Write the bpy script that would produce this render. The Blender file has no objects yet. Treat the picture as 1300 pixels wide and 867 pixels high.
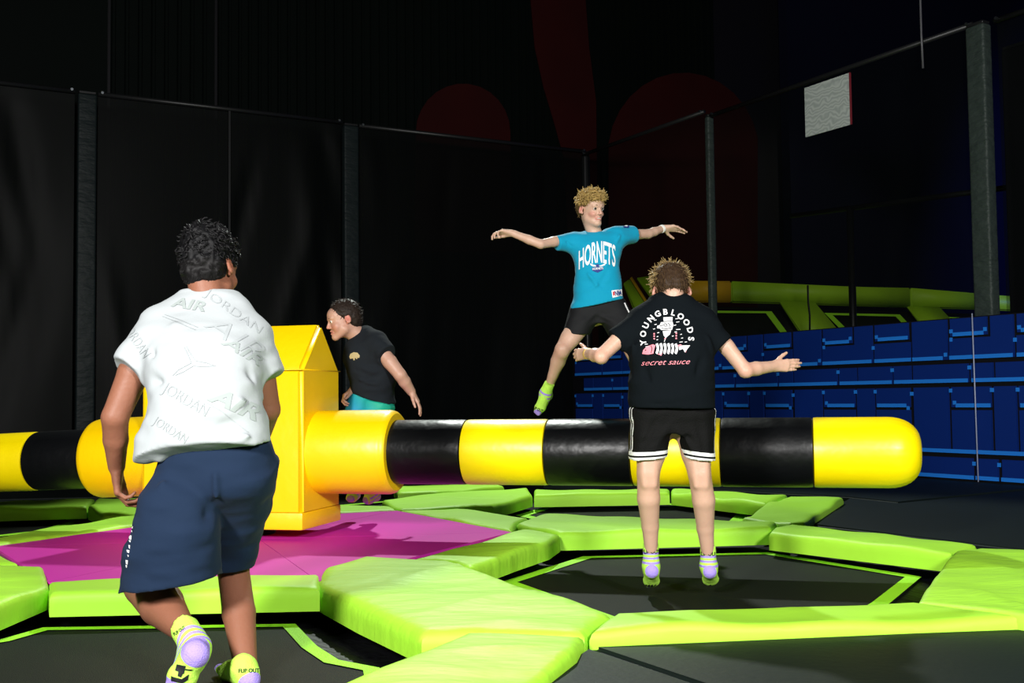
import bpy, bmesh, math, random
import numpy as np
from mathutils import Vector, Matrix
from mathutils.bvhtree import BVHTree
random.seed(7); RNG = np.random.default_rng(7)
SC = bpy.context.scene
COL = SC.collection

# ------------------------------------------------------------------ camera, world, lights, exposure
F = 1440.0; TH = math.radians(2.9); RO = .011
CAM = np.array([0, 0, .88])
_f = np.array([0, math.cos(TH), math.sin(TH)]); _u0 = np.array([0, -math.sin(TH), math.cos(TH)]); _r0 = np.array([1., 0, 0])
CR = math.cos(RO)*_r0 - math.sin(RO)*_u0; CU = math.sin(RO)*_r0 + math.cos(RO)*_u0; CF = _f
cd = bpy.data.cameras.new('camera'); cam = bpy.data.objects.new('camera', cd); COL.objects.link(cam)
cd.sensor_width = 36; cd.lens = 36*F/1300; cd.clip_start = .05; cd.clip_end = 200
M = Matrix.Identity(4)
for i, v in enumerate((CR, CU, -CF)):
    for j in range(3): M[j][i] = v[j]
for j in range(3): M[j][3] = CAM[j]
cam.matrix_world = M
SC.camera = cam

w = bpy.data.worlds.new('hall_dark'); SC.world = w; w.use_nodes = True
w.node_tree.nodes['Background'].inputs[0].default_value = (.5, .55, .6, 1)
w.node_tree.nodes['Background'].inputs[1].default_value = .004

def area(name, loc, target, size, power, color=(1, 1, 1)):
    l = bpy.data.lights.new(name, 'AREA'); l.shape = 'DISK'; l.size = size; l.energy = power; l.color = color
    o = bpy.data.objects.new(name, l); COL.objects.link(o); o.location = loc
    o.rotation_euler = (Vector(target)-Vector(loc)).to_track_quat('-Z', 'Y').to_euler()
    return o
def spot(name, loc, target, power, deg, rad, color=(1, 1, 1), blend=.4):
    l = bpy.data.lights.new(name, 'SPOT'); l.energy = power; l.spot_size = math.radians(deg); l.spot_blend = blend
    l.shadow_soft_size = rad; l.color = color
    o = bpy.data.objects.new(name, l); COL.objects.link(o); o.location = loc
    o.rotation_euler = (Vector(target)-Vector(loc)).to_track_quat('-Z', 'Y').to_euler()
    return o
area('flash_softbox_left', (-2.6, -1.6, 3.0), (-.6, 5.2, .6), .9, 430, (1, .98, .96))
area('flash_softbox_right', (2.6, -1.6, 3.0), (.6, 5.4, .6), .9, 330, (1, .98, .96))
spot('hall_lamp_behind_court', (-.5, 12.2, 6.6), (.1, 5.8, .3), 1500, 62, .12, (.93, 1, .93))
spot('blue_tint_light_beyond_net', (9.0, 9.2, 6.5), (13.5, 16.5, 3.5), 3000, 80, .2, (.10, .16, 1))  # unseen blue light, added to tint the far side wall
spot('hall_lamp_beyond_net', (8.2, 13.6, 6.2), (5.2, 17.4, 1.9), 230, 75, .3, (1, .95, .8))
SC.view_settings.view_transform = 'Standard'; SC.view_settings.look = 'None'
SC.view_settings.gamma = 1; SC.view_settings.exposure = 0.68
SC.view_settings.use_curve_mapping = False

# ------------------------------------------------------------------ helpers
def ray(x, y): return CR*(x-650)/F - CU*(y-433.5)/F + CF
def P(x, y, z):                                   # photograph direction met with the level z
    d = ray(x, y); return CAM + d*((z-CAM[2])/d[2])
def D(x, y, t): return CAM + ray(x, y)*t          # photograph direction at a given depth
def nrm(v): v = np.asarray(v, float); return v/np.linalg.norm(v)
def norm0(v): return v/np.linalg.norm(v)

def sett(o, **k):
    for a, b in k.items():
        if b: o[a] = b
    return o
def link(name, verts, faces, mat=None, parent=None, smooth=True, base=None, mats=None, midx=None):
    verts = np.asarray(verts, float)
    if base is None:
        base = np.zeros(3) if parent is None else np.array(parent.get('_b', (0, 0, 0)))
    me = bpy.data.meshes.new(name)
    me.from_pydata((verts-np.array(base)).tolist(), [], [list(map(int, f)) for f in faces])
    for m in (mats or [mat]):
        if m: me.materials.append(m)
    if smooth: me.polygons.foreach_set('use_smooth', [True]*len(me.polygons))
    if midx is not None: me.polygons.foreach_set('material_index', list(midx))
    me.update()
    o = bpy.data.objects.new(name, me); COL.objects.link(o)
    if parent is not None: o.parent = parent
    else: o.location = base
    o['_b'] = tuple(float(c) for c in base)
    return o
def frombm(name, bm, mat, parent=None, smooth=True, base=None, mats=None):
    bmesh.ops.recalc_face_normals(bm, faces=bm.faces[:])
    bm.verts.index_update()
    V = [tuple(v.co) for v in bm.verts]; Fs = [[v.index for v in f.verts] for f in bm.faces]
    mi = [f.material_index for f in bm.faces]
    o = link(name, V, Fs, mat, parent, smooth, base, mats, mi)
    bm.free(); return o
def empty(name, loc, **k):
    o = bpy.data.objects.new(name, None); COL.objects.link(o); o.location = tuple(loc)
    o['_b'] = tuple(float(c) for c in loc); o.empty_display_size = .1
    return sett(o, **k)
def sharp(o, deg=40):
    me = o.data
    bm = bmesh.new(); bm.from_mesh(me)
    for e in bm.edges:
        if len(e.link_faces) == 2 and e.calc_face_angle(0) > math.radians(deg): e.smooth = False
    bm.to_mesh(me); bm.free(); return o
def boxv(o, x, y, z):                             # oriented box: origin corner o and three edge vectors
    o, x, y, z = map(np.asarray, (o, x, y, z))
    V = [o+a*x+b*y+c*z for c in (0, 1) for b in (0, 1) for a in (0, 1)]
    Fs = [(0, 2, 3, 1), (4, 5, 7, 6), (0, 1, 5, 4), (2, 6, 7, 3), (0, 4, 6, 2), (1, 3, 7, 5)]
    return V, Fs
def rbox(name, o, x, y, z, mat, parent=None, r=.01, seg=2, base=None):
    V, Fs = boxv(o, x, y, z)
    bm = bmesh.new(); vs = [bm.verts.new(v) for v in V]
    for f in Fs: bm.faces.new([vs[i] for i in f])
    bmesh.ops.recalc_face_normals(bm, faces=bm.faces[:])
    if r: bmesh.ops.bevel(bm, geom=bm.edges[:], offset=r, segments=seg, affect='EDGES', profile=.6)
    return sharp(frombm(name, bm, mat, parent, True, base))
def tube_geo(pts, rad, n=8, cap=True):
    pts = [np.asarray(p, float) for p in pts]; V = []; Fs = []
    rads = rad if hasattr(rad, '__len__') else [rad]*len(pts)
    t0 = nrm(pts[1]-pts[0]); ref = np.array([0, 0, 1.]) if abs(t0[2]) < .9 else np.array([1., 0, 0])
    a = nrm(np.cross(t0, ref))
    for i, p in enumerate(pts):
        t = nrm(pts[min(i+1, len(pts)-1)]-pts[max(i-1, 0)])
        a = nrm(a - t*(a@t)); b = np.cross(t, a)
        for k in range(n):
            q = 2*math.pi*k/n; V.append(p+rads[i]*(a*math.cos(q)+b*math.sin(q)))
    for i in range(len(pts)-1):
        for k in range(n):
            Fs.append((i*n+k, i*n+(k+1) % n, (i+1)*n+(k+1) % n, (i+1)*n+k))
    if cap: Fs.append(tuple(range(n-1, -1, -1))); Fs.append(tuple(range((len(pts)-1)*n, len(pts)*n)))
    return V, Fs
def revolve(name, origin, axis, prof, mat, parent=None, n=48, base=None):   # prof: (along, radius)
    w_ = nrm(axis); a = nrm(np.cross(w_, [0, 0, 1.])); b = np.cross(w_, a); V = []; Fs = []
    for (s, r) in prof:
        for k in range(n):
            q = 2*math.pi*k/n; V.append(np.asarray(origin)+w_*s+r*(a*math.cos(q)+b*math.sin(q)))
    for i in range(len(prof)-1):
        for k in range(n): Fs.append((i*n+k, i*n+(k+1) % n, (i+1)*n+(k+1) % n, (i+1)*n+k))
    Fs.append(tuple(range(n))[::-1]); Fs.append(tuple(range((len(prof)-1)*n, len(prof)*n)))
    bm = bmesh.new(); vs = [bm.verts.new(v) for v in V]
    for f in Fs: bm.faces.new([vs[i] for i in f])
    return sharp(frombm(name, bm, mat, parent, True, base), 35)

# ------------------------------------------------------------------ materials
def mat(name, color, rough=.5, spec=.5, metal=0., bump=None, var=None, sheen=0., alpha=None, coat=0.):
    m = bpy.data.materials.new(name); m.use_nodes = True
    nt = m.node_tree; b = nt.nodes['Principled BSDF']
    b.inputs['Base Color'].default_value = (*color, 1); b.inputs['Roughness'].default_value = rough
    b.inputs['Specular IOR Level'].default_value = spec; b.inputs['Metallic'].default_value = metal
    if sheen: b.inputs['Sheen Weight'].default_value = sheen
    if coat: b.inputs['Coat Weight'].default_value = coat
    tc = nt.nodes.new('ShaderNodeTexCoord')
    if bump:                                       # (scale, strength, stretch vector, distance)
        mp = nt.nodes.new('ShaderNodeMapping'); mp.inputs['Scale'].default_value = bump[2] if len(bump) > 2 else (1, 1, 1)
        n = nt.nodes.new('ShaderNodeTexNoise'); n.inputs['Scale'].default_value = bump[0]; n.inputs['Detail'].default_value = 3
        bp = nt.nodes.new('ShaderNodeBump'); bp.inputs['Strength'].default_value = bump[1]
        bp.inputs['Distance'].default_value = bump[3] if len(bump) > 3 else .01
        nt.links.new(tc.outputs['Object'], mp.inputs[0]); nt.links.new(mp.outputs[0], n.inputs['Vector'])
        nt.links.new(n.outputs['Fac'], bp.inputs['Height']); nt.links.new(bp.outputs[0], b.inputs['Normal'])
    if var:                                        # (scale, second colour)
        n = nt.nodes.new('ShaderNodeTexNoise'); n.inputs['Scale'].default_value = var[0]; n.inputs['Detail'].default_value = 4
        mx = nt.nodes.new('ShaderNodeMix'); mx.data_type = 'RGBA'
        mx.inputs[6].default_value = (*color, 1); mx.inputs[7].default_value = (*var[1], 1)
        nt.links.new(tc.outputs['Object'], n.inputs['Vector']); nt.links.new(n.outputs['Fac'], mx.inputs[0])
        nt.links.new(mx.outputs[2], b.inputs['Base Color'])
    return m
def attr_mat(name, rough=.5, spec=.4, bump=None, sss=0., sheen=0.):
    m = mat(name, (1, 1, 1), rough, spec, bump=bump, sheen=sheen); nt = m.node_tree
    a = nt.nodes.new('ShaderNodeAttribute'); a.attribute_name = 'tone'
    nt.links.new(a.outputs['Color'], nt.nodes['Principled BSDF'].inputs['Base Color'])
    if sss:
        b = nt.nodes['Principled BSDF']; b.inputs['Subsurface Weight'].default_value = sss
        b.inputs['Subsurface Radius'].default_value = (.012, .005, .003); b.inputs['Subsurface Scale'].default_value = 1
    return m
LIME = (.36, .74, .04)
M_lime = mat('lime_vinyl', LIME, .55, .32, bump=(4, .22, (1, 1, 1), .03))
M_lime2 = mat('lime_vinyl_creased', LIME, .55, .32, bump=(2.6, .42, (1.2, 3.0, 1), .035))
M_web = mat('lime_webbing', (.34, .84, .02), .6, .3, bump=(160, .6))
M_purple = mat('purple_vinyl', (.56, .024, .38), .6, .14, bump=(14, .12))
M_purple_seam = mat('purple_seam', (.30, .01, .22), .6)
M_yellow = mat('yellow_vinyl', (.95, .74, .0), .36, .5, bump=(6, .25, (1, 1, 1), .02))
M_yellow_hub = mat('yellow_hub_vinyl', (.94, .60, .0), .36, .5, bump=(5, .3, (1, 1, 1), .02))
M_blackv = mat('black_vinyl', (.003, .0034, .004), .36, .28, bump=(8, .35, (1, 1, 1), .02))
M_bed = mat('trampoline_bed_weave', (.0055, .0075, .0055), .68, .10, bump=(260, .35), var=(2.2, (.0075, .0098, .0075)))
M_skirt = mat('black_skirt_vinyl', (.003, .003, .004), .5, .16, bump=(7, .35, (1, 3, 1), .04))
M_matv = mat('charcoal_mat_vinyl', (.0045, .0085, .0075), .6, .12, bump=(40, .12), var=(1.5, (.0065, .0115, .0100)))
M_floor = mat('black_floor', (.006, .007, .008), .7, .3, bump=(30, .2))
M_clad = mat('black_steel_cladding', (.0015, .0028, .0023), .65, .05, var=(.6, (.0022, .0040, .0033)))
M_post = mat('post_sleeve', (.008, .013, .014), .55, .2, bump=(5, .5, (1, 1, 2.5), .04))
M_post_g = mat('post_sleeve_grey', (.030, .043, .038), .55, .3, bump=(6, .7, (1, 1, 2.5), .05))
M_rail = mat('black_steel_rail', (.015, .016, .017), .4, .5, metal=.3)
M_bolt = mat('bolt_steel', (.5, .55, .6), .3, .5, metal=1)
M_blue = mat('blue_block_vinyl', (.0018, .018, .145), .5, .25, var=(1.1, (.0024, .023, .185)))
M_blueedge = mat('light_blue_edge', (.015, .20, .75), .5, .3)
M_blockgap = mat('black_wall_pad', (.003, .003, .005), .6, .25)
M_petal = mat('dark_red_petal_tone', (.030, .0028, .0024), .8, .1, var=(1.2, (.016, .002, .002)))
M_navy = mat('navy_wall', (.002, .003, .010), .8, .1, var=(.5, (.003, .004, .016)))
M_navy2 = mat('navy_side_wall', (.012, .014, .05), .8, .1)
M_limeb = mat('lime_bank_vinyl', (.33, .62, .02), .5, .3, bump=(5, .3, (1, 1, 1), .02))
M_yellit = mat('yellow_lit_bank_vinyl', (.70, .42, .01), .5, .3)  # lime bank vinyl with yellow lamplight put into its colour
M_cable = mat('black_cable', (.01, .01, .012), .5)
M_wire = mat('grey_wire', (.09, .09, .10), .4)
M_string = mat('pale_string', (.35, .40, .55), .5)
def mat_net(name, o0, o1):
    m = bpy.data.materials.new(name); m.use_nodes = True; nt = m.node_tree
    b = nt.nodes['Principled BSDF']; b.inputs['Base Color'].default_value = (.0020, .0029, .0028, 1)
    b.inputs['Roughness'].default_value = .5; b.inputs['Specular IOR Level'].default_value = .10
    tr = nt.nodes.new('ShaderNodeBsdfTransparent'); mx = nt.nodes.new('ShaderNodeMixShader')
    tc = nt.nodes.new('ShaderNodeTexCoord'); n = nt.nodes.new('ShaderNodeTexNoise'); n.inputs['Scale'].default_value = 1.1; n.inputs['Detail'].default_value = 2
    mr = nt.nodes.new('ShaderNodeMapRange'); mr.inputs[3].default_value = o0; mr.inputs[4].default_value = o1
    nt.links.new(tc.outputs['Object'], n.inputs['Vector']); nt.links.new(n.outputs['Fac'], mr.inputs[0])
    nt.links.new(mr.outputs[0], mx.inputs[0]); nt.links.new(tr.outputs[0], mx.inputs[1]); nt.links.new(b.outputs[0], mx.inputs[2])
    nt.links.new(mx.outputs[0], nt.nodes['Material Output'].inputs[0]); return m
M_net = mat_net('black_mesh_net', .42, .6); M_netl = mat_net('dense_black_mesh_net', .72, .9)
def mat_sign():
    m = mat('pale_board_wavy', (.45, .5, .47), .6, .3); nt = m.node_tree
    tc = nt.nodes.new('ShaderNodeTexCoord'); wv = nt.nodes.new('ShaderNodeTexWave'); wv.wave_type = 'BANDS'; wv.bands_direction = 'Z'
    wv.inputs['Scale'].default_value = 7; wv.inputs['Distortion'].default_value = 14; wv.inputs['Detail'].default_value = 1; wv.inputs['Detail Scale'].default_value = 1.1
    mx = nt.nodes.new('ShaderNodeMix'); mx.data_type = 'RGBA'; mx.inputs[6].default_value = (.36, .41, .39, 1); mx.inputs[7].default_value = (.52, .57, .54, 1)
    nt.links.new(tc.outputs['Object'], wv.inputs['Vector']); nt.links.new(wv.outputs['Fac'], mx.inputs[0])
    nt.links.new(mx.outputs[2], nt.nodes['Principled BSDF'].inputs['Base Color']); return m
M_sign = mat_sign()

# ------------------------------------------------------------------ the hall
CN = np.array([1.082, 16.187, 0])                 # corner of the two net walls
DR = np.array([.4875, -.8731, 0])                 # along the right net, towards the camera
DL = np.array([-.8731, -.4875, 0])                # along the back net, towards the left
NR = np.array([-.8731, -.4875, 0])                # right net's face towards the court
NL = np.array([.4875, -.8731, 0])                 # back net's face towards the court
UP = np.array([0, 0, 1.])
def RW(s, z, o=0): return CN + DR*s + NR*o + UP*z
def LW(s, z, o=0): return CN + DL*s + NL*o + UP*z
V, Fs = boxv((-16, -6, -.30), (40, 0, 0), (0, 34, 0), (0, 0, .22))
sett(link('floor', V, Fs, M_floor, smooth=False), kind='structure', label='black hall floor under the mats and trampolines')
V, Fs = boxv((-16, -6, 9.0), (40, 0, 0), (0, 34, 0), (0, 0, .2))
sett(link('ceiling', V, Fs, M_floor, smooth=False), kind='structure', label='unlit black hall roof high above the nets')

def cladding(parent, o, along, face, length, z0, z1, ribs, name='cladding_panel'):
    # ribbed steel sheet: trapezoid ribs as real folds
    V = []; Fs = []; n = max(2, int(length/ribs)) if ribs else 1
    xs = [0]; ds = [0]
    for i in range(n):
        a = length*i/n; q = length/n
        if ribs:
            xs += [a+q*.62, a+q*.70, a+q*.90, a+q*.98]; ds += [0, .03, .03, 0]
    xs.append(length); ds.append(0)
    for x, d in zip(xs, ds):
        V.append(o+along*x+face*d+UP*z0); V.append(o+along*x+face*d+UP*z1)
    for i in range(len(xs)-1): Fs.append((2*i, 2*i+2, 2*i+3, 2*i+1))
    return link(name, V, Fs, M_clad, parent, smooth=False)
wall_back = sett(link('wall_back', *boxv(LW(-12, -.1, -1.0), DL*26, -NL*.15, UP*9.1), M_blockgap, smooth=False), kind='structure', label='black steel clad wall behind the back net')
for a, b, rb in ((-3.2, -.9, .13), (-.9, 1.6, .13), (1.6, 5.05, .13), (5.09, 6.38, .15), (6.42, 9.4, 0), (9.44, 12.8, .15)):
    cladding(wall_back, LW(a, 0, -.96), DL, NL, b-a, 0, 9, rb)
wall_far = sett(link('wall_far', *boxv(LW(-14, -.1, -.72), DL*9.4, -NL*.2, UP*9.1), M_navy, smooth=False), kind='structure', label='dark navy wall seen through the right net')
wall_side = sett(link('wall_side', *boxv(RW(-6, -.1, -11), DR*26, -NR*.2, UP*9.1), M_navy2, smooth=False), kind='structure', label='dark side wall far beyond the right net')
wall_left = sett(link('wall_left', *boxv((-14, -6, -.1), (.2, 0, 0), (0, 34, 0), UP*9.1), M_clad, smooth=False), kind='structure', label='dark left wall of the hall outside the frame')
wall_front = sett(link('wall_front', *boxv((-14, -6, -.1), (34, 0, 0), (0, .2, 0), UP*9.1), M_clad, smooth=False), kind='structure', label='dark wall behind the photographer')
# dark red petal shapes, each a thin flat sheet set on the cladding
def petal(pts, off):
    def at(px, py):
        d = ray(px, py); o = CN - NL*off; t = ((o-CAM)@NL)/(d@NL); return CAM+d*t
    q = [at(*p) for p in pts]; V = q + [p+NL*-.012 for p in q]; n = len(q)
    Fs = [tuple(range(n)), tuple(range(2*n-1, n-1, -1))]+[(i, (i+1) % n, n+(i+1) % n, n+i) for i in range(n)]
    return link('red_petal', V, Fs, M_petal, wall_back, smooth=False)
def arc(cx, cy, rx, ry, a0, a1, n=14): return [(cx+rx*math.cos(math.radians(a)), cy-ry*math.sin(math.radians(a))) for a in np.linspace(a0, a1, n)]
petal(arc(588, 168, 60, 62, 0, 180)+[(526, 320), (650, 320)], .915)
petal([(672, -20), (742, -20), (748, 60), (757, 130), (760, 450), (728, 450), (716, 200), (702, 150), (690, 110), (679, 60)], .915)
petal(arc(868, 196, 96, 104, 12, 172)+[(772, 450), (962, 450)], .915)

# ---- nets: posts, rails, mesh sheets
def net_sheet(name, f, s0, s1, z0, z1, label, seam=None, amp=.035, seed=0, group=None):
    root = empty(name, f((s0+s1)/2, 0), label=label, category='net', group=group)
    rg = np.random.default_rng(seed); n, m = int((s1-s0)/.09)+2, 48
    S = np.linspace(s0, s1, n); Z = np.linspace(z0, z1, m)
    SS, ZZ = np.meshgrid(S, Z, indexing='ij'); A = np.zeros_like(SS)
    for k in range(11):                            # long diagonal and hanging folds
        th = rg.uniform(-.5, .5); c = rg.uniform(s0, s1); wd = rg.uniform(.05, .16); zc = rg.uniform(z0+.4, z1); zl = rg.uniform(.5, 1.3)
        x = (SS-c)+(ZZ-zc)*math.tan(th)*.5
        A += rg.choice([-1, 1])*np.exp(-(x/wd)**2)*np.exp(-((ZZ-zc)/zl)**2)*rg.uniform(.5, 1)
    A *= amp; A += .02*np.sin((SS-s0)/(s1-s0)*math.pi*3)*(z1-ZZ)/(z1-z0)
    edge = np.minimum(np.minimum(SS-s0, s1-SS)/.15, np.minimum(z1-ZZ, .3)/.3).clip(0, 1); A *= edge
    V = [f(SS[i, j], ZZ[i, j], A[i, j]) for i in range(n) for j in range(m)]
    Fs = [(i*m+j, (i+1)*m+j, (i+1)*m+j+1, i*m+j+1) for i in range(n-1) for j in range(m-1)]
    link('mesh_sheet', V, Fs, M_net if f is RW else M_netl, root)
    if seam:
        link('seam_strip', *boxv(f(seam-.012, z0, .035), f(1, 0)-f(0, 0)-(f(1, 0)-f(0, 0))*.976, f(0, 0, .006)-f(0, 0), UP*(z1-z0)), M_rail, root, smooth=False)
    V, Fs = tube_geo([f(s0, z1+.02, .03), f(s1, z1+.02, .03)], .028, 8); link('top_rail', V, Fs, M_rail, root)
    for s in (s0+.04, s1-.04):
        V, Fs = tube_geo([f(s, z1+.03, .055), f(s, z1+.03, .075)], .016, 8); link('rail_bolt', V, Fs, M_bolt, root, smooth=False)
    return root
G = 'mesh net sheets of the court'
net_sheet('safety_net', LW, 6.93, 9.9, .05, 4.42, 'black mesh net sheet at the far left edge, left of the wide dark post', seed=3, amp=.06, group=G)
net_sheet('safety_net', LW, 3.72, 6.68, .05, 4.42, 'black mesh net sheet with a middle seam behind the boy in white', seam=5.16, seed=11, amp=.05, group=G)
net_sheet('safety_net', LW, .02, 3.48, .05, 4.40, 'black mesh net sheet behind the jumping boy in turquoise, left of the corner', seed=5, amp=.02, group=G)
net_sheet('safety_net', RW, .02, 2.74, .05, 4.36, 'narrow black mesh net sheet between the corner and the thin right post', seed=8, amp=.02, group=G)
net_sheet('safety_net', RW, 2.88, 6.66, .05, 4.28, 'wide black mesh net sheet with the pale board, above the blue wall', seed=9, amp=.03, group=G)
net_sheet('safety_net', RW, 6.90, 8.6, .05, 4.24, 'black mesh net sheet at the right edge of the picture', seed=4, amp=.06, group=G)
def post(f, s, wd, h, label, m, dep=.12, back=0):
    rt = empty('padded_post', f(s, 0), label=label, category='post', group='padded posts of the nets')
    a = f(1, 0)-f(0, 0); o = f(0, 0, 1)-f(0, 0)
    rbox('foam_sleeve', f(s-wd/2, 0, -.04), a*wd, o*dep, UP*h, m, rt, .025, 3)
    rbox('top_cap', f(s-wd/2+.01, h, -.03), a*(wd-.02), o*(dep-.02), UP*.03, M_rail, rt, .005, 1)
    return rt
post(LW, 6.8, .205, 4.42, 'dark padded post near the left edge of the court', M_post)
post(LW, 3.6, .20, 4.40, 'dark padded post behind the leaning boy in the charcoal shirt', M_post)
post(LW, 0, .10, 4.36, 'black corner post where the two nets meet', M_rail, .1)
post(RW, 2.81, .075, 4.30, 'thin wrinkled grey post right of the boy in turquoise', M_post_g, .1)
post(RW, 6.71, .20, 4.27, 'thick wrinkled grey-green post at the right side', M_post_g)
post(lambda s, z, o=0: RW(s, z, o-.55), 6.72, .30, 4.15, 'black post standing just behind the thick grey-green post', M_blockgap)
fr = empty('inner_frame', RW(5, 0, -1.2), label='faint black steel frame behind the right net', category='frame')
V, Fs = tube_geo([RW(2.9, 3.15, -1.2), RW(6.6, 2.95, -1.2)], .03, 8); link('cross_bar', V, Fs, M_rail, fr)
for s in (3.9, 5.7):
    V, Fs = tube_geo([RW(s, .1, -1.2), RW(s, 3.1, -1.2)], .045, 8); link('upright', V, Fs, M_rail, fr)
# pale board hung on the net
sb = empty('pale_board', RW(4.84, 3.7, .07), label='pale grey board with wavy pattern hung high on the right net', category='board')
rbox('panel', RW(4.51, 3.685, .06), DR*.66, NR*.015, UP*.545, M_sign, sb, .003, 1)
V, Fs = boxv(RW(5.165, 3.685, .058), DR*.012, NR*.02, UP*.545); link('edge_strip', V, Fs, mat('red_edge', (.2, .02, .03)), sb, smooth=False)
V, Fs = tube_geo([RW(6.13, 9, .1), RW(6.13, 4.35, .1), RW(6.13, 4.02, .09)], .011, 6)
sett(link('hanging_wire', V, Fs, M_wire, base=RW(6.13, 4.02, .09)), label='thin grey wire hanging from the dark roof at upper right', category='wire')

# ---- blue padded block wall
wr = sett(link('wall_right', *boxv(RW(0, .04, .10), DR*9, NR*.16, UP*1.535), M_blockgap, smooth=False), kind='structure', label='padded wall of dark blue blocks with light blue edges below the right net')
WF = .26
def brick(poly, s0, edge=None, dots=()):
    q = [RW(s0+a, z, WF) for a, z in poly]; n = len(q)
    V = q+[p+NR*.022 for p in q]
    Fs = [tuple(range(n))[::-1], tuple(range(n, 2*n))]+[(i, (i+1) % n, n+(i+1) % n, n+i) for i in range(n)]
    b = link('brick', V, Fs, M_blue, wr, smooth=False)
    if edge:
        bm = bmesh.new()
        for (a0, a1, z) in edge:
            VV, FF = boxv(RW(s0+a0, z, WF+.02), DR*(a1-a0), NR*.006, UP*.035)
            vs = [bm.verts.new(v) for v in VV]
            for f in FF: bm.faces.new([vs[i] for i in f])
        frombm('brick_edge', bm, M_blueedge, b, False)
def rect(a0, a1, z0, z1): return [(a0, z0), (a1, z0), (a1, z1), (a0, z1)]
for k in range(-1, 6):
    s0 = 1.25+1.6*k
    L = []
    L.append((rect(.02, .42, 1.195, 1.565), [(.02, .37, 1.195), (.385, .42, 1.225)]))
    L.append((rect(.46, .85, 1.405, 1.565), [(.49, .82, 1.405), (.455, .49, 1.435), (.82, .855, 1.435)]))
    L.append(([(.445, 1.195), (1.12, 1.195), (1.12, 1.565), (.89, 1.565), (.89, 1.385), (.445, 1.385)], [(.445, 1.11, 1.195), (.455, .485, 1.36)]))
    L.append((rect(1.16, 1.57, 1.405, 1.565), [(1.20, 1.535, 1.405), (1.165, 1.20, 1.43), (1.535, 1.57, 1.385+.02)]))
    L.append((rect(1.15, 1.59, 1.195, 1.38), [(1.15, 1.60, 1.195), (1.12, 1.155, 1.325)]))
    for a, b in ((.02, .64), (.67, .90), (.93, 1.36), (1.385, 1.59)): L.append((rect(a, b, .985, 1.155), None))
    L[5] = (L[5][0], [(.0, .64, .985), (.64, .68, 1.10)]); L[6] = (L[6][0], [(.68, .92, .985)])
    L[7] = (L[7][0], [(.92, 1.36, .985), (1.35, 1.39, 1.10)]); L[8] = (L[8][0], [(1.39, 1.60, .985)])
    L.append((rect(.02, .415, .345, .945), [(-.02, .02, .87)]))
    L.append((rect(.45, .87, .76, .945), [(.50, .87, .76), (.47, .505, .785), (.43, .465, .895)]))
    L.append((rect(.45, .87, .345, .735), [(.45, .87, .345)]))
    L.append((rect(.905, 1.125, .345, .945), [(.87, .91, .895), (.87, 1.125, .345)]))
    L.append((rect(1.155, 1.57, .76, .945), [(1.17, 1.53, .76), (1.535, 1.57, .735), (1.13, 1.165, .895)]))
    L.append((rect(1.155, 1.57, .345, .735), [(1.125, 1.6, .345)]))
    L[9] = (L[9][0], [(0, .45, .345), (-.02, .02, .87)])
    for a, b in ((.02, .66), (.70, .92), (.965, 1.59)): L.append((rect(a, b, .115, .305), [(a-.01, b+.01, .115), (b, b+.035, .24)]))
    for poly, e in L:
        if s0+min(p[0] for p in poly) < 0 or s0+max(p[0] for p in poly) > 9: continue
        brick(poly, s0, e)
V, Fs = tube_geo([RW(6.77, 1.60, .30), RW(6.78, .1, .30)], .006, 6)
sett(link('pale_string', V, Fs, M_string, base=RW(6.78, .1, .30)), label='thin pale string hanging straight down the blue wall at the right', category='string')
# ---- wall trampolines beyond the right net
ob = .35
def BK(s, h, o): return LW(-s, h, ob+o)            # s to the right of the corner along the far wall
def slab(name, pts, th, m, parent, **k):
    q = [np.asarray(p) for p in pts]; n_ = nrm(np.cross(q[1]-q[0], q[-1]-q[0])); n = len(q)
    bm = bmesh.new(); a = [bm.verts.new(p) for p in q]; b = [bm.verts.new(p+n_*th) for p in q]
    bm.faces.new(a[::-1]); bm.faces.new(b)
    for i in range(n): bm.faces.new((a[i], a[(i+1) % n], b[(i+1) % n], b[i]))
    bmesh.ops.bevel(bm, geom=bm.edges[:], offset=min(.02, th*.3), segments=2, affect='EDGES')
    return frombm(name, bm, m, parent, True)
bank = empty('wall_trampoline', BK(4.5, 0, 0), label='row of tilted wall trampolines with lime pads, the left end coloured as yellow light, beyond the right net', category='trampoline')
segs = [(1.55, 2.85, M_yellit), (2.87, 4.0, M_limeb), (4.02, 6.75, M_limeb), (6.77, 9.0, M_limeb), (9.02, 11.0, M_limeb)]
def bk2(px, py, base_o=0):                         # point on the sloped bank plane
    # plane through the wall line at z=2.36, falling 48 degrees towards the court
    o = BK(0, 2.36, .05); n_ = nrm(NL*math.sin(math.radians(48))+UP*math.cos(math.radians(48)))
    d = ray(px, py); t = ((o-CAM)@n_)/(d@n_); return CAM+d*t, n_
def bkpoly(pts): return [bk2(*p)[0] for p in pts]
def topband(pts, m):                               # upright band along the wall, traced top edge then bottom edge
    def at(px, py):
        o = BK(0, 0, .05); d = ray(px, py); t = ((o-CAM)@NL)/(d@NL); return CAM+d*t
    slab('top_pad', [at(*p) for p in pts], .09, m, bank)
topband([(868, 384), (924, 384.5), (924, 357.5), (868, 357)], M_yellit)  # left end of the lime band, yellow light painted as pad colour
topband([(925, 384.5), (1151, 391), (1151, 366), (1080, 364.5), (925, 357.5)], M_limeb)
topband([(1152, 391), (1258, 394), (1258, 374.5), (1152, 366)], M_limeb)
topband([(1259, 394), (1420, 403), (1420, 386), (1259, 375)], M_limeb)
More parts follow.
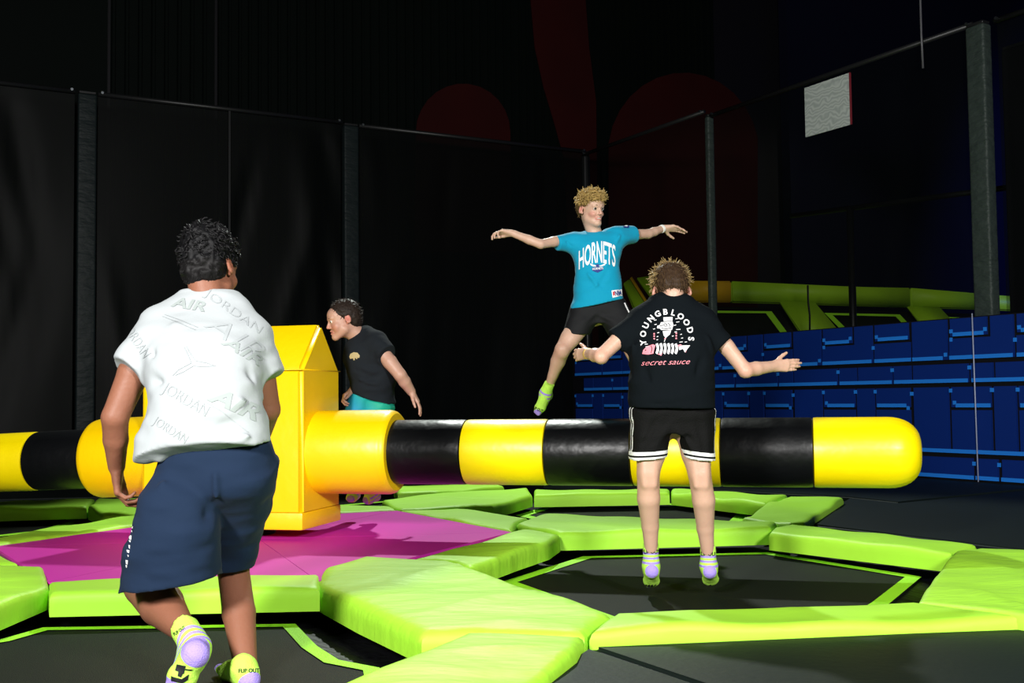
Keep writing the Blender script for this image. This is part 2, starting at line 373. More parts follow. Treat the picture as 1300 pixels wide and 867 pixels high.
for p in ([(987, 383), (1031, 384), (1078, 440), (1025, 440)], [(1149, 390), (1190, 391), (1226, 430), (1181, 430)], [(1287, 394), (1340, 396), (1370, 420), (1300, 430)]):
    slab('divider_pad', bkpoly(p)[::-1], .05, M_limeb, bank)
slab('bank_frame', [p-bk2(0, 0)[1]*.09 for p in bkpoly([(850, 384), (1460, 402), (1460, 432), (850, 432)])][::-1], .05, M_blockgap, bank)
for p in ([(850, 393), (980, 394.5), (1008, 432), (850, 432)], [(1047, 396.5), (1143, 398.5), (1172, 430), (1080, 430)], [(1198, 401.5), (1330, 407), (1360, 430), (1232, 430)]):
    q = bkpoly(p)[::-1]; n_ = bk2(0, 0)[1]; q = [a-n_*.03 for a in q]
    slab('bank_bed', q, .015, M_bed, bank)
    V = []; Fs = []
    c = sum(q)/len(q); ins = [a+(c-a)*(.075/np.linalg.norm(c-a))*2.0 for a in q]; n = len(q)
    V = [a+n_*.019 for a in q]+[a+n_*.019 for a in ins]
    Fs = [(i, (i+1) % n, n+(i+1) % n, n+i) for i in range(n)]
    link('bank_webbing', V, Fs, M_web, bank, smooth=False)
slab('corner_pad', bkpoly([(790, 362), (800, 355), (838, 415), (812, 415)])[::-1], .05, M_limeb, bank)
slab('corner_pad', bkpoly([(807, 355), (828, 352), (866, 396), (846, 408)])[::-1], .05, M_limeb, bank)
slab('corner_strip', [p+bk2(0, 0)[1]*.052 for p in bkpoly([(797.5, 357), (800, 355), (838, 415), (834, 416)])][::-1], .01, M_yellit, bank)
V, Fs = tube_geo([D(1025.5, 362, 16.3), D(1026, 384, 16.3), D(1028, 400, 16.25), D(1028, 425, 16.2)], .014, 6)
sett(link('black_cable', V, Fs, M_cable, base=D(1028, 425, 16.2)), label='slack black cable hanging in front of the lime wall pads', category='cable')

# ------------------------------------------------------------------ trampolines, pads, mats
def pad_geo(poly, top, th, r=.03, step=.04, amp=.006, seed=0, folds=()):
    """soft block: poly is a list of xy; rounded rim, puckered vinyl, vertical sides"""
    pts = np.array(poly)[:, :2]
    ar = .5*np.sum(pts[:, 0]*np.roll(pts[:, 1], -1)-np.roll(pts[:, 0], -1)*pts[:, 1])
    if ar < 0: pts = pts[::-1]
    bm = bmesh.new(); vs = [bm.verts.new((x, y, 0)) for x, y in pts]; bm.faces.new(vs)
    bmesh.ops.triangulate(bm, faces=bm.faces[:])
    for wd in (.006, .011, .014):
        bmesh.ops.inset_region(bm, faces=[f for f in bm.faces if all(len(e.link_faces) == 2 for e in f.edges) or wd == .006 or True][:] if wd == .006 else inner, thickness=wd, use_even_offset=True, use_boundary=True)
        inner = [f for f in bm.faces if not any(len(e.link_faces) == 1 for e in f.edges)] if wd == .006 else [f for f in inner if f.is_valid]
    lo = pts.min(0); hi = pts.max(0)
    for ax in (0, 1):
        for c in np.arange(lo[ax]+step*.5, hi[ax], step):
            co = [0, 0, 0]; no = [0, 0, 0]; co[ax] = c; no[ax] = 1
            bmesh.ops.bisect_plane(bm, geom=bm.verts[:]+bm.edges[:]+bm.faces[:], plane_co=co, plane_no=no)
    bmesh.ops.remove_doubles(bm, verts=bm.verts[:], dist=.0015)
    co = np.array([v.co[:2] for v in bm.verts])
    a = pts; b = np.roll(pts, -1, 0); dist = np.full(len(co), 9.)
    for p, q in zip(a, b):
        e = q-p; t = ((co-p)@e/(e@e)).clip(0, 1); dist = np.minimum(dist, np.linalg.norm(co-p-t[:, None]*e, axis=1))
    x = (r-dist).clip(0, r); z = -(r-np.sqrt(np.maximum(r*r-x*x, 0)))
    rg = np.random.default_rng(seed)
    for k in range(5):
        th_ = rg.uniform(0, math.pi); fq = rg.uniform(5, 16); ph = rg.uniform(0, 6)
        z += amp*.3*np.sin((co[:, 0]*math.cos(th_)+co[:, 1]*math.sin(th_))*fq+ph)
    for (p, q, wd, hgt) in folds:
        p = np.array(p); q = np.array(q); e = q-p; t = ((co-p)@e/(e@e)).clip(0, 1)
        dd = np.linalg.norm(co-p-t[:, None]*e, axis=1); z += hgt*np.exp(-(dd/wd)**2)*np.sin(math.pi*(.1+.8*t))
    for v, zz in zip(bm.verts, z): v.co.z = top+zz
    # sides: pleated drop
    be = [e for e in bm.edges if len(e.link_faces) == 1]
    prev = be
    for k, dz in enumerate((.3, .7, 1.)):
        ex = bmesh.ops.extrude_edge_only(bm, edges=prev)
        nv = [g for g in ex['geom'] if isinstance(g, bmesh.types.BMVert)]
        nvs = set(nv); prev = [g for g in ex['geom'] if isinstance(g, bmesh.types.BMEdge) and g.verts[0] in nvs and g.verts[1] in nvs]
        for v in nv:
            v.co.z = top-r-(th-r)*dz
    bmesh.ops.contextual_create(bm, geom=prev)
    return bm
def grow(pts, d):
    c = np.mean(pts, 0); return [c+(p-c)*(1+d/np.linalg.norm(p-c)) for p in pts]
npad = [0]
def pad(label, px, top=.14, th=.10, m=None, r=.03, amp=.010, folds=(), step=.05):
    npad[0] += 1
    poly = [P(x, y, top) for x, y in px]; c = np.mean(poly, 0); c[2] = top-th
    fd = [(P(*a, top)[:2], P(*b, top)[:2], w_, h_) for a, b, w_, h_ in folds]
    bm = pad_geo(poly, top, th, r, step, amp, npad[0], fd)
    o = frombm('lime_pad', bm, m or M_lime, None, True, base=c)
    return sett(sharp(o, 60), label=label, category='pad', group='lime pads around the trampolines')
pad('lime pad at the far left edge, nearer the camera than the purple mat', [(-120, 716), (23, 715), (56, 719), (63, 742), (-10, 770), (-120, 800)], m=M_lime2)
pad('long straight lime pad along the near edge of the purple mat', [(61, 737), (409, 726), (406, 744), (63, 751)])
pad('big creased lime pad between the near left trampoline and the middle trampoline', [(462, 704), (574, 711), (777, 777), (743, 801), (600, 797), (535, 800), (455, 766), (397, 738), (410, 721)], m=M_lime2, th=.11, r=.045,
    folds=[((590, 715), (470, 745), .03, .012), ((680, 750), (530, 780), .03, .012), ((640, 735), (480, 760), .02, .010), ((740, 785), (600, 790), .025, .012)])
pad('lime pad running out of the bottom edge of the picture', [(538, 826), (592, 802), (742, 804), (732, 822), (600, 920), (480, 990), (330, 940), (425, 868)], m=M_lime2, top=.138,
    folds=[((690, 820), (560, 830), .03, .012), ((650, 850), (500, 850), .03, .01)])
pad('long lime pad along the front of the middle trampoline', [(748, 800), (780, 776), (1160, 762), (1296, 781)], m=M_lime)
pad('broad lime pad at the right edge beside the middle trampoline', [(1211, 701), (1242, 692), (1420, 713), (1430, 815), (1322, 786), (1163, 761), (1190, 722)], m=M_lime2,
    folds=[((1210, 745), (1340, 780), .03, .012), ((1230, 715), (1400, 740), .03, .01)])
pad('long lime pad on the back right side of the middle trampoline', [(976, 675), (982, 669), (1004, 664), (1240, 691), (1209, 700)])
pad('lime pad behind the middle trampoline, in front of the far one', [(655, 664), (694, 651), (846, 657), (986, 662), (979, 669), (709, 676)])
pad('lime pad from the right corner of the purple mat to the middle trampoline', [(523, 708), (650, 675), (664, 671), (711, 677), (697, 686), (655, 699), (596, 719), (574, 711)], m=M_lime2)
pad('lime pad on the far right side of the purple mat', [(506, 647), (583, 645), (671, 656), (656, 664), (650, 674)])
pad('broad lime pad left of the far trampoline, under the striped arm', [(485, 634), (560, 625), (670, 618.5), (676, 627), (625, 641), (583, 644.5), (507, 646.5)], m=M_lime2)
pad('small lime pad partly hidden under the black part of the striped arm', [(500, 616), (620, 613.5), (640, 617), (555, 624.5), (505, 626)])
pad('narrow lime pad along the back of the far trampoline', [(678, 621), (850, 620), (850, 624.5), (678, 627.5)])
pad('lime pad at the back right of the far trampoline under the black arm part', [(852, 619.5), (1000, 628.5), (972, 638), (852, 624.5)])
pad('lime pad on the right side of the far trampoline beside the dark mat', [(1001, 629), (1071, 632), (1022, 663), (1003, 663.5), (942, 657), (973, 639)])
pad('lime pad on the far left side of the purple mat', [(-90, 696), (0, 680), (90, 664), (168, 654), (262, 649), (262, 656), (180, 666), (0, 691), (-80, 705)], m=M_lime2)
pad('narrow lime pad behind the left trampoline, below the yellow and black arm', [(-100, 639), (0, 636), (121, 633.5), (110, 641), (-100, 647)])
pad('lime pad at the right end of the left trampoline beside the hanging hand', [(123, 633.5), (262, 629), (262, 648), (168, 653), (130, 650), (112, 642)], m=M_lime2)
pad('thin lime pad behind the yellow tower at the back of the purple mat', [(265, 650), (432, 641.5), (485, 640), (505, 647), (432, 650), (300, 657), (265, 660)])
pad('lime pad at the left corner of the purple mat', [(-110, 702), (-6, 698), (24, 714), (-110, 714)])

# purple middle mat of wedge panels
hexpx = [(-8, 694), (60, 739), (404, 738), (650, 675.5), (503, 648), (180, 665.5)]
hexw = [P(x, y, .132) for x, y in hexpx]; hc = np.array([-1.40, 6.25, .132])
pm = empty('purple_mat', (hc[0], hc[1], .03), label='purple hexagonal mat under the yellow tower', category='mat')
for i in range(6):
    a, b = hexw[i], hexw[(i+1) % 6]; c = (a+b+hc)/3
    tri = [p+(c-p)*.004 for p in (hc, a, b)]
    V = tri+[p-UP*.09 for p in tri]
    link('mat_panel', V, [(0, 1, 2), (5, 4, 3), (0, 3, 4, 1), (1, 4, 5, 2), (2, 5, 3, 0)], M_purple, pm, smooth=False)
V = [p-UP*.012 for p in hexw]+[p-UP*.09 for p in hexw]
link('mat_base', V, [tuple(range(6)), tuple(range(11, 5, -1))]+[(i, (i+1) % 6, 6+(i+1) % 6, 6+i) for i in range(6)], M_purple_seam, pm, smooth=False)

def trampoline(label, px, wd=.07, z=0., ring=.6):
    q = [P(x, y, z) for x, y in px]; c = np.mean(q, 0)
    ar = sum(q[i][0]*q[(i+1) % len(q)][1]-q[(i+1) % len(q)][0]*q[i][1] for i in range(len(q)))
    if ar < 0: q = q[::-1]
    n = len(q)
    root = empty('trampoline', (c[0], c[1], -.05), label=label, category='trampoline', group='trampolines of the court')
    # inward offset by edge normals
    ins = []; out = []
    for i in range(n):
        e0 = nrm(q[i]-q[i-1]); e1 = nrm(q[(i+1) % n]-q[i]); n0 = np.array([-e0[1], e0[0], 0]); n1 = np.array([-e1[1], e1[0], 0])
        k = (n0+n1)/(1+n0@n1); ins.append(q[i]+k*wd); out.append(q[i]-k*ring if np.linalg.norm(k) < 1.6 else q[i]-nrm(k)*ring)
    bed = q
    V = list(bed)+[p-UP*.012 for p in bed]
    link('jump_bed', V, [tuple(range(n)), tuple(range(2*n-1, n-1, -1))]+[(i, n+i, n+(i+1) % n, (i+1) % n) for i in range(n)], M_bed, root, smooth=False)
    V = [p+UP*.004 for p in q]+[p+UP*.004 for p in ins]
    link('border_webbing', V, [(i, (i+1) % n, n+(i+1) % n, n+i) for i in range(n)], M_web, root, smooth=False)
    # puckered spring cover: ring with folds, dipping below the bed
    V = []; Fs = []; K = 5; S = 14
    for i in range(n):
        for s in range(S):
            t = s/S
            for k in range(K+1):
                u = k/K; a = q[i]*(1-t)+q[(i+1) % n]*t; b = out[i]*(1-t)+out[(i+1) % n]*t
                p = a*(1-u)+b*u; p = p+UP*(-.012-.030*math.sin(u*math.pi)+.006*math.sin(s*2.3+i)*math.sin(u*math.pi)*(1 if k % 2 else -1))
                V.append(p)
    T = n*S
    for j in range(T):
        for k in range(K):
            Fs.append((j*(K+1)+k, j*(K+1)+k+1, ((j+1) % T)*(K+1)+k+1, ((j+1) % T)*(K+1)+k))
    link('spring_cover', V, Fs, M_skirt, root)
    return root
trampoline('near left trampoline under the feet of the boy in white', [(-140, 836), (0, 813), (55, 797.5), (375, 793), (402, 821), (430, 839), (482, 849), (520, 1000), (-140, 1000)], .055, ring=.4)
trampoline('middle trampoline below the boy with the black back-printed shirt', [(636, 740), (740, 707), (976, 702), (1170, 733), (1128, 768), (1075, 800), (800, 800)], .07, ring=.35)
trampoline('far trampoline seen under the striped arm, behind the middle one', [(655, 655), (694, 643), (846, 639), (952, 651.5), (940, 665), (700, 665)], .09, ring=.45)
trampoline('left trampoline beyond the purple mat at the left edge', [(-110, 661), (97, 658), (106, 662), (60, 675), (-110, 694)], .09, ring=.4)
trampoline('farthest trampoline, a dark sliver behind the yellow hub and lime pads', [(300, 634), (430, 629), (520, 623), (548, 627), (500, 637), (430, 643), (300, 646)], .08, ring=.25)

def mat_panel(name, label, px, z, m=M_matv, cat='mat', group=None, th=.06):
    q = [P(x, y, z) for x, y in px]; n = len(q); c = np.mean(q, 0)
    bm = bmesh.new(); vs = [bm.verts.new(p) for p in q]; f = bm.faces.new(vs)
    f.normal_update()
    if f.normal.z < 0: f.normal_flip()
    ex = bmesh.ops.extrude_face_region(bm, geom=[f])
    for v in [g for g in ex['geom'] if isinstance(g, bmesh.types.BMVert)]: pass
    for v in vs: v.co.z = z-th
    bmesh.ops.recalc_face_normals(bm, faces=bm.faces[:])
    bmesh.ops.bevel(bm, geom=[e for e in bm.edges if all(v.co.z > z-.01 for v in e.verts)], offset=.012, segments=3, affect='EDGES')
    o = frombm(name, bm, m, None, True, base=(c[0], c[1], z-th)); sharp(o, 50)
    return sett(o, label=label, category=cat, group=group)
GM = 'dark floor mats around the court'
mat_panel('floor_mat', 'dark mat in the bottom right corner in front of the long lime pad', [(752, 820.5), (1300, 797), (1500, 788), (1700, 1000), (1000, 930), (905, 872)], .093, group=GM)
mat_panel('floor_mat', 'dark mat wedge at the bottom edge beside the lime corner pad', [(746, 821.5), (899, 872), (995, 932), (620, 1000), (630, 900)], .093, group=GM)
ZM = .095
mat_panel('floor_mat', 'dark mat between the far lime pads and the blue wall', [(1075, 630), (1140, 637), (1300, 620.5), (1420, 614), (1300, 608), (1196, 600), (1090, 595), (760, 590), (690, 612), (850, 617), (1003, 626)], ZM, group=GM)
mat_panel('floor_mat', 'dark mat right of the striped arm tip beside the long lime pad', [(1078, 632), (1140, 638.5), (1300, 622.5), (1440, 615), (1700, 640), (1650, 760), (1430, 712), (1300, 697), (1012, 663), (1026, 662)], ZM, group=GM)
mat_panel('floor_mat', 'dark mat along the foot of the back net at left', [(-150, 640), (0, 634), (122, 631), (262, 627), (430, 620), (500, 613), (640, 609), (600, 586), (400, 592), (0, 606), (-150, 612)], ZM, group=GM)

# ------------------------------------------------------------------ rotating tower with its striped arm
AX = nrm([1, -.256, 0]); PX = nrm([.256, 1, 0]); HC = np.array([-1.55, 6.515, 0])
tower = empty('sweeper_tower', (HC[0], HC[1], .14), label='yellow foam tower with a gabled top turning a striped arm over the trampolines', category='tower')
def tw(a, b, z): return HC+AX*a+PX*b+UP*z
hw, hd = .49, .26
prof = [(-hd, .26), (-hd, 1.055), (0, 1.325), (hd, 1.055), (hd, .26)]
bm = bmesh.new()
A = [bm.verts.new(tw(-hw, b, z)) for b, z in prof]; B = [bm.verts.new(tw(hw, b, z)) for b, z in prof]
bm.faces.new(A); bm.faces.new(B[::-1])
for i in range(5): bm.faces.new((A[i], A[(i+1) % 5], B[(i+1) % 5], B[i]))
bmesh.ops.recalc_face_normals(bm, faces=bm.faces[:])
bmesh.ops.bevel(bm, geom=bm.edges[:], offset=.022, segments=3, affect='EDGES')
sharp(frombm('tower_body', bm, M_yellow_hub, tower), 50)
rbox('base_skirt', tw(-hw-.004, -hd-.004, .185), AX*(2*hw+.008), PX*(2*hd+.008), UP*.095, M_yellow_hub, tower, .014)
revolve('turntable', tw(0, 0, .134), UP+1e-6, [(0, .19), (.06, .19)], M_blackv, tower, 32)
for a0, b0, z0 in ((-hw-.003, -hd-.003, 1.05),):
    V, Fs = tube_geo([tw(-hw, -hd-.003, 1.052), tw(hw, -hd-.003, 1.052)], .004, 6); link('seam', V, Fs, M_yellow_hub, tower)
    V, Fs = tube_geo([tw(hw+.003, -hd, 1.052), tw(hw+.003, hd, 1.052)], .003, 6); link('seam', V, Fs, M_yellow_hub, tower)
def armz(t): return .595+(.0 if t > 0 else .042*t)
def cuff(sgn):
    ax = nrm(AX*sgn+UP*(0 if sgn > 0 else -.042)); o = HC+UP*.595
    prof = [(.40, .20), (.44, .232), (.90, .232), (.925, .226), (.94, .212), (.94, .18)]
    revolve('arm_cuff', o, ax, prof, M_yellow_hub, tower, 56)
    R_ = .176
    ends = [.90, 1.345, 1.80, 2.253, 2.705, 3.158]
    for i in range(5):
        a, b = ends[i], ends[i+1]
        revolve('arm_sleeve', o, ax, [(a+.001, R_-.012), (a+.004, R_-.002), (a+.02, R_), (b-.02, R_), (b-.004, R_-.002), (b-.001, R_-.012)], M_blackv if i % 2 == 0 else M_yellow, tower, 56)
    a = ends[5]; prof = [(a+.001, R_-.012), (a+.004, R_-.002), (a+.02, R_)]
    for t in np.linspace(0, math.pi/2, 10): prof.append((a+.36+.155*math.sin(t), .028+(R_-.028)*max(math.cos(t), 0)**.75))
    e = revolve('arm_tip', o, ax, prof, M_yellow, tower, 56)
    me = e.data                                    # gathered pleats on the rounded tip
    for v in me.vertices:
        p = np.array(v.co)+np.array(e['_b'])-o; s = p@ax; rad = p-ax*s; r_ = np.linalg.norm(rad)
        if s > a+.30 and r_ > .02:
            an = math.atan2(rad@UP, rad@PX); k = (1+.022*math.sin(an*26)*min(1, (s-a-.30)/.1))
            q = ax*s+rad*k+o-np.array(e['_b']); v.co = q
cuff(1); cuff(-1)

# ------------------------------------------------------------------ signed-distance modelling for the figures
def smooth_arr(t, ys, n=48):
    t = np.asarray(t, float); ys = np.asarray(ys, float); q = np.linspace(t[0], t[-1], n)
    m = np.gradient(ys, t) if len(t) > 2 else np.full(len(t), (ys[-1]-ys[0])/(t[-1]-t[0]))
    i = np.clip(np.searchsorted(t, q)-1, 0, len(t)-2); h = t[i+1]-t[i]; u = (q-t[i])/h
    return q, ((2*u**3-3*u**2+1)*ys[i]+(u**3-2*u**2+u)*h*m[i]+(-2*u**3+3*u**2)*ys[i+1]+(u**3-u**2)*h*m[i+1])
def hnoise(p, seed=0):                             # value noise, vectorised
    i = np.floor(p).astype(np.int64); f = p-i; f = f*f*(3-2*f); r = 0
    for dx in (0, 1):
        for dy in (0, 1):
            for dz in (0, 1):
                h = (i[..., 0]+dx)*374761393+(i[..., 1]+dy)*668265263+(i[..., 2]+dz)*1274126177+seed*974711
                h = (h ^ (h >> 13))*1274126177; h = ((h ^ (h >> 16)) & 0xffff)/65535.0
                r = r+h*np.where(dx, f[..., 0], 1-f[..., 0])*np.where(dy, f[..., 1], 1-f[..., 1])*np.where(dz, f[..., 2], 1-f[..., 2])
    return r*2-1
class Cone:
    def __init__(s, a, b, ra, rb, k=.02, flat=None, op='add'):
        s.a, s.b, s.ra, s.rb, s.k, s.op = np.array(a, float), np.array(b, float), ra, rb, k, op
        s.flat = None if flat is None else (nrm(flat[0]), flat[1])
        r = max(ra, rb)*(1 if flat is None else max(1, flat[1])); s.lo = np.minimum(s.a, s.b)-r; s.hi = np.maximum(s.a, s.b)+r
    def d(s, p):
        q = p-s.a; ba = s.b-s.a
        t = np.clip(q@ba/(ba@ba+1e-12), 0, 1); v = q-t[..., None]*ba
        if s.flat:
            n, fl = s.flat; c = v@n; v = v+n*(c*(1/fl-1))[..., None]
            return (np.sqrt((v*v).sum(-1))-(s.ra+(s.rb-s.ra)*t))*min(1, fl)
        return np.sqrt((v*v).sum(-1))-(s.ra+(s.rb-s.ra)*t)
class Ell:
    def __init__(s, c, R, rad, k=.02, op='add'):
        s.c, s.R, s.rad, s.k, s.op = np.array(c, float), np.array(R, float), np.array(rad, float), k, op
        e = np.abs(s.R.T)@s.rad; s.lo = s.c-e; s.hi = s.c+e
    def d(s, p):
        q = (p-s.c)@s.R.T; k0 = np.sqrt(((q/s.rad)**2).sum(-1)); k1 = np.sqrt(((q/s.rad**2)**2).sum(-1))+1e-9
        return k0*(k0-1)/k1
class Loft:
    """sections: list of (centre, half width, half depth); elliptical sleeve along the section centres"""
    def __init__(s, secs, uhint, k=.02, pw=2.3, op='add'):
        C = np.array([c for c, _, _ in secs]); s.o = C[0]; s.w = nrm(C[-1]-C[0]); u = np.array(uhint, float)
        s.u = nrm(u-s.w*(u@s.w)); s.v = np.cross(s.w, s.u); s.k, s.pw, s.op = k, pw, op
        t = (C-s.o)@s.w; cu = (C-s.o)@s.u; cv = (C-s.o)@s.v
        s.t, s.cu = smooth_arr(t, cu); _, s.cv = smooth_arr(t, cv)
        _, s.A = smooth_arr(t, [a for _, a, _ in secs]); _, s.B = smooth_arr(t, [b for _, _, b in secs])
        s.t1 = t[-1]; r = max(s.A.max(), s.B.max())+.01
        s.lo = C.min(0)-r; s.hi = C.max(0)+r
    def loc(s, p):
        q = p-s.o; w_ = q@s.w
        return w_, q@s.u-np.interp(w_, s.t, s.cu), q@s.v-np.interp(w_, s.t, s.cv)
    def d(s, p):
        w_, x, y = s.loc(p); A = np.interp(w_, s.t, s.A); B = np.interp(w_, s.t, s.B)
        q = (np.abs(x/A)**s.pw+np.abs(y/B)**s.pw)**(1/s.pw)
        return np.maximum((q-1)*np.minimum(A, B), np.maximum(-w_, w_-s.t1))
class Cut:                                         # keeps the side the normal points away from, near the point only
    def __init__(s, prim, pt, n): s.p, s.pt, s.n = prim, np.array(pt, float), nrm(n); s.lo, s.hi, s.k, s.op = prim.lo, prim.hi, prim.k, prim.op
    def d(s, p): return np.maximum(s.p.d(p), (p-s.pt)@s.n)
def field(prims, lo, hi, vox, disp=None):
    n = np.maximum(np.ceil((hi-lo)/vox).astype(int)+1, 4)
    ax = [lo[i]+np.arange(n[i])*vox for i in range(3)]
    f = np.full(n, .06, np.float32)
    for pr in prims:
        m = pr.k+.02
        i0 = np.clip(((pr.lo-m-lo)/vox).astype(int), 0, n); i1 = np.clip(np.ceil((pr.hi+m-lo)/vox).astype(int)+1, 0, n)
        if np.any(i1 <= i0): continue
        sl = tuple(slice(a, b) for a, b in zip(i0, i1))
        g = np.stack(np.meshgrid(ax[0][sl[0]], ax[1][sl[1]], ax[2][sl[2]], indexing='ij'), -1)
        d = pr.d(g); a = f[sl]; k = max(pr.k, 1e-4)
        if pr.op == 'add': h = np.maximum(k-np.abs(a-d), 0)/k; f[sl] = np.minimum(a, d)-h*h*k*.25
        else: d = -d; h = np.maximum(k-np.abs(a-d), 0)/k; f[sl] = np.maximum(a, d)+h*h*k*.25
    if disp is not None:
        msk = np.abs(f) < .035; idx = np.argwhere(msk); pts = lo+idx*vox
        f[msk] += disp(pts)
    return f
def surfnet(f, lo, vox, smooth=2):
    s = f < 0; n = np.array(f.shape)
    cor = [(i, j, k) for i in (0, 1) for j in (0, 1) for k in (0, 1)]
    def sh(a, c): return a[c[0]:n[0]-1+c[0], c[1]:n[1]-1+c[1], c[2]:n[2]-1+c[2]]
    cnt = sum(sh(s, c).astype(np.int8) for c in cor); act = (cnt > 0) & (cnt < 8)
    idx = np.argwhere(act); ids = np.full(act.shape, -1, np.int64); ids[act] = np.arange(len(idx))
    acc = np.zeros((len(idx), 3)); num = np.zeros(len(idx))
    vals = {c: f[idx[:, 0]+c[0], idx[:, 1]+c[1], idx[:, 2]+c[2]].astype(float) for c in cor}
    for c in cor:
        for a in range(3):
            if c[a] == 0:
                d = list(c); d[a] = 1; d = tuple(d); va, vb = vals[c], vals[d]; x = (va < 0) != (vb < 0)
                t = np.where(x, va/np.where(x, va-vb, 1), 0); pt = np.tile(np.array(c, float), (len(idx), 1)); pt[:, a] = t
                acc += pt*x[:, None]; num += x
    V = lo+(idx+acc/num[:, None])*vox; Q = []
    for a in range(3):
        b, c = (a+1) % 3, (a+2) % 3
        sl0 = [slice(1, -1)]*3; sl1 = [slice(1, -1)]*3; sl0[a] = slice(0, -1); sl1[a] = slice(1, None)
        s0, s1 = s[tuple(sl0)], s[tuple(sl1)]; e = np.argwhere(s0 != s1)
        if not len(e): continue
        inside = s0[tuple(e.T)]; off = np.ones(3, int); off[a] = 0; e = e+off
        def g(db, dc):
            q = e.copy(); q[:, b] -= db; q[:, c] -= dc; return ids[q[:, 0], q[:, 1], q[:, 2]]
        q = np.stack([g(1, 1), g(0, 1), g(0, 0), g(1, 0)], 1); q[~inside] = q[~inside][:, ::-1]; Q.append(q)
    Q = np.concatenate(Q); Q = Q[(Q >= 0).all(1)]
    for _ in range(smooth):
        S = np.zeros_like(V); Nn = np.zeros(len(V))
        for i in range(4):
            a, b = Q[:, i], Q[:, (i+1) % 4]
            for k in range(3): S[:, k] += np.bincount(a, V[b, k], len(V))+np.bincount(b, V[a, k], len(V))
            Nn += np.bincount(a, minlength=len(V))+np.bincount(b, minlength=len(V))
        V = V*.5+.5*S/np.maximum(Nn, 1)[:, None]
    return V, Q
def compact(V, Q):
    u, inv = np.unique(Q, return_inverse=True); return V[u], inv.reshape(Q.shape)
def build(prims, vox, smooth=2, disp=None):
    lo = np.min([p.lo for p in prims if p.op == 'add'], 0)-.03; hi = np.max([p.hi for p in prims if p.op == 'add'], 0)+.03
    return surfnet(field(prims, lo, hi, vox, disp), lo, vox, smooth)
def build_multi(prims, vox, fine):                 # fine: list of (centre, radius, voxel)
    Vs, Qs = [], []; off = 0
    V, Q = build(prims, vox); c = V[Q].mean(1); keep = np.ones(len(Q), bool)
    for (ct, r, v) in fine: keep &= np.linalg.norm(c-ct, axis=1) > r-vox*.6
    V, Q = compact(V, Q[keep]); Vs.append(V); Qs.append(Q); off = len(V)
    for (ct, r, v) in fine:
        lo, hi = np.array(ct)-r-.02, np.array(ct)+r+.02
        V, Q = surfnet(field(prims, lo, hi, v), lo, v, 1); c = V[Q].mean(1)
        V, Q = compact(V, Q[np.linalg.norm(c-ct, axis=1) < r+vox*.3]); Vs.append(V); Qs.append(Q+off); off += len(V)
    return np.concatenate(Vs), np.concatenate(Qs)
def fattr(o, name, vals):
    vals = np.asarray(vals, np.float32)
    if vals.ndim == 1:
        a = o.data.attributes.new(name, 'FLOAT', 'POINT'); a.data.foreach_set('value', vals)
    else:
        a = o.data.attributes.new(name, 'FLOAT_COLOR', 'POINT')
        a.data.foreach_set('color', np.concatenate([vals, np.ones((len(vals), 1), np.float32)], 1).ravel())

# ---- anatomy
def hand(wrist, d, n, side, sc=.85, curl=(20, 25, 15), spread=6, thumb=35):
    """d towards the fingers, n the way the palm faces, side +1/-1 puts the thumb on d x n or opposite"""
    d = nrm(d); n = nrm(n-d*(n@d)); l = np.cross(d, n)*side; w_ = np.array(wrist); pr = []
    def pt(a, b, c=0): return w_+(d*a+l*b+n*c)*sc
    pr.append(Cone(pt(-.02, 0), pt(.03, 0), .0205*sc, .022*sc, .012, (n, .72)))
    for i, (lat, kn, ph, r) in enumerate(((.026, .084, (.040, .024, .020), .0088), (.0085, .088, (.045, .028, .021), .0092), (-.009, .083, (.041, .026, .020), .0088), (-.0255, .074, (.032, .019, .018), .0078))):
        pr.append(Cone(pt(.012, lat*.55), pt(kn, lat), .0125*sc, .0108*sc, .012))
        sp = math.radians(spread*(1.5-i)*.8); dd = nrm(d*math.cos(sp)+l*math.sin(sp)); p = pt(kn, lat); ang = 0
        cc = curl[i] if hasattr(curl[0], '__len__') else curl
        for j in range(3):
            ang += math.radians(cc[j]); q = p+(dd*math.cos(ang)+n*math.sin(ang))*ph[j]*sc
            rr = r*sc*(1-.09*j); pr.append(Cone(p, q, rr, rr*.92, .0035)); p = q
    th = math.radians(thumb); td = nrm(d*math.cos(th)+l*math.sin(th)+n*.25)
    a = pt(.018, .016, .004); b = a+td*.042*sc; c = b+nrm(td+d*.35)*.032*sc; e = c+nrm(td+d*.6)*.026*sc
    pr += [Cone(a, b, .0145*sc, .0112*sc, .012), Cone(b, c, .0105*sc, .0095*sc, .004), Cone(c, e, .0095*sc, .0078*sc, .004)]
    return pr
def frame(fwd, up):
    y = nrm(fwd); z = nrm(np.array(up)-y*(np.array(up)@y)); x = np.cross(y, z); return np.array([x, y, z])
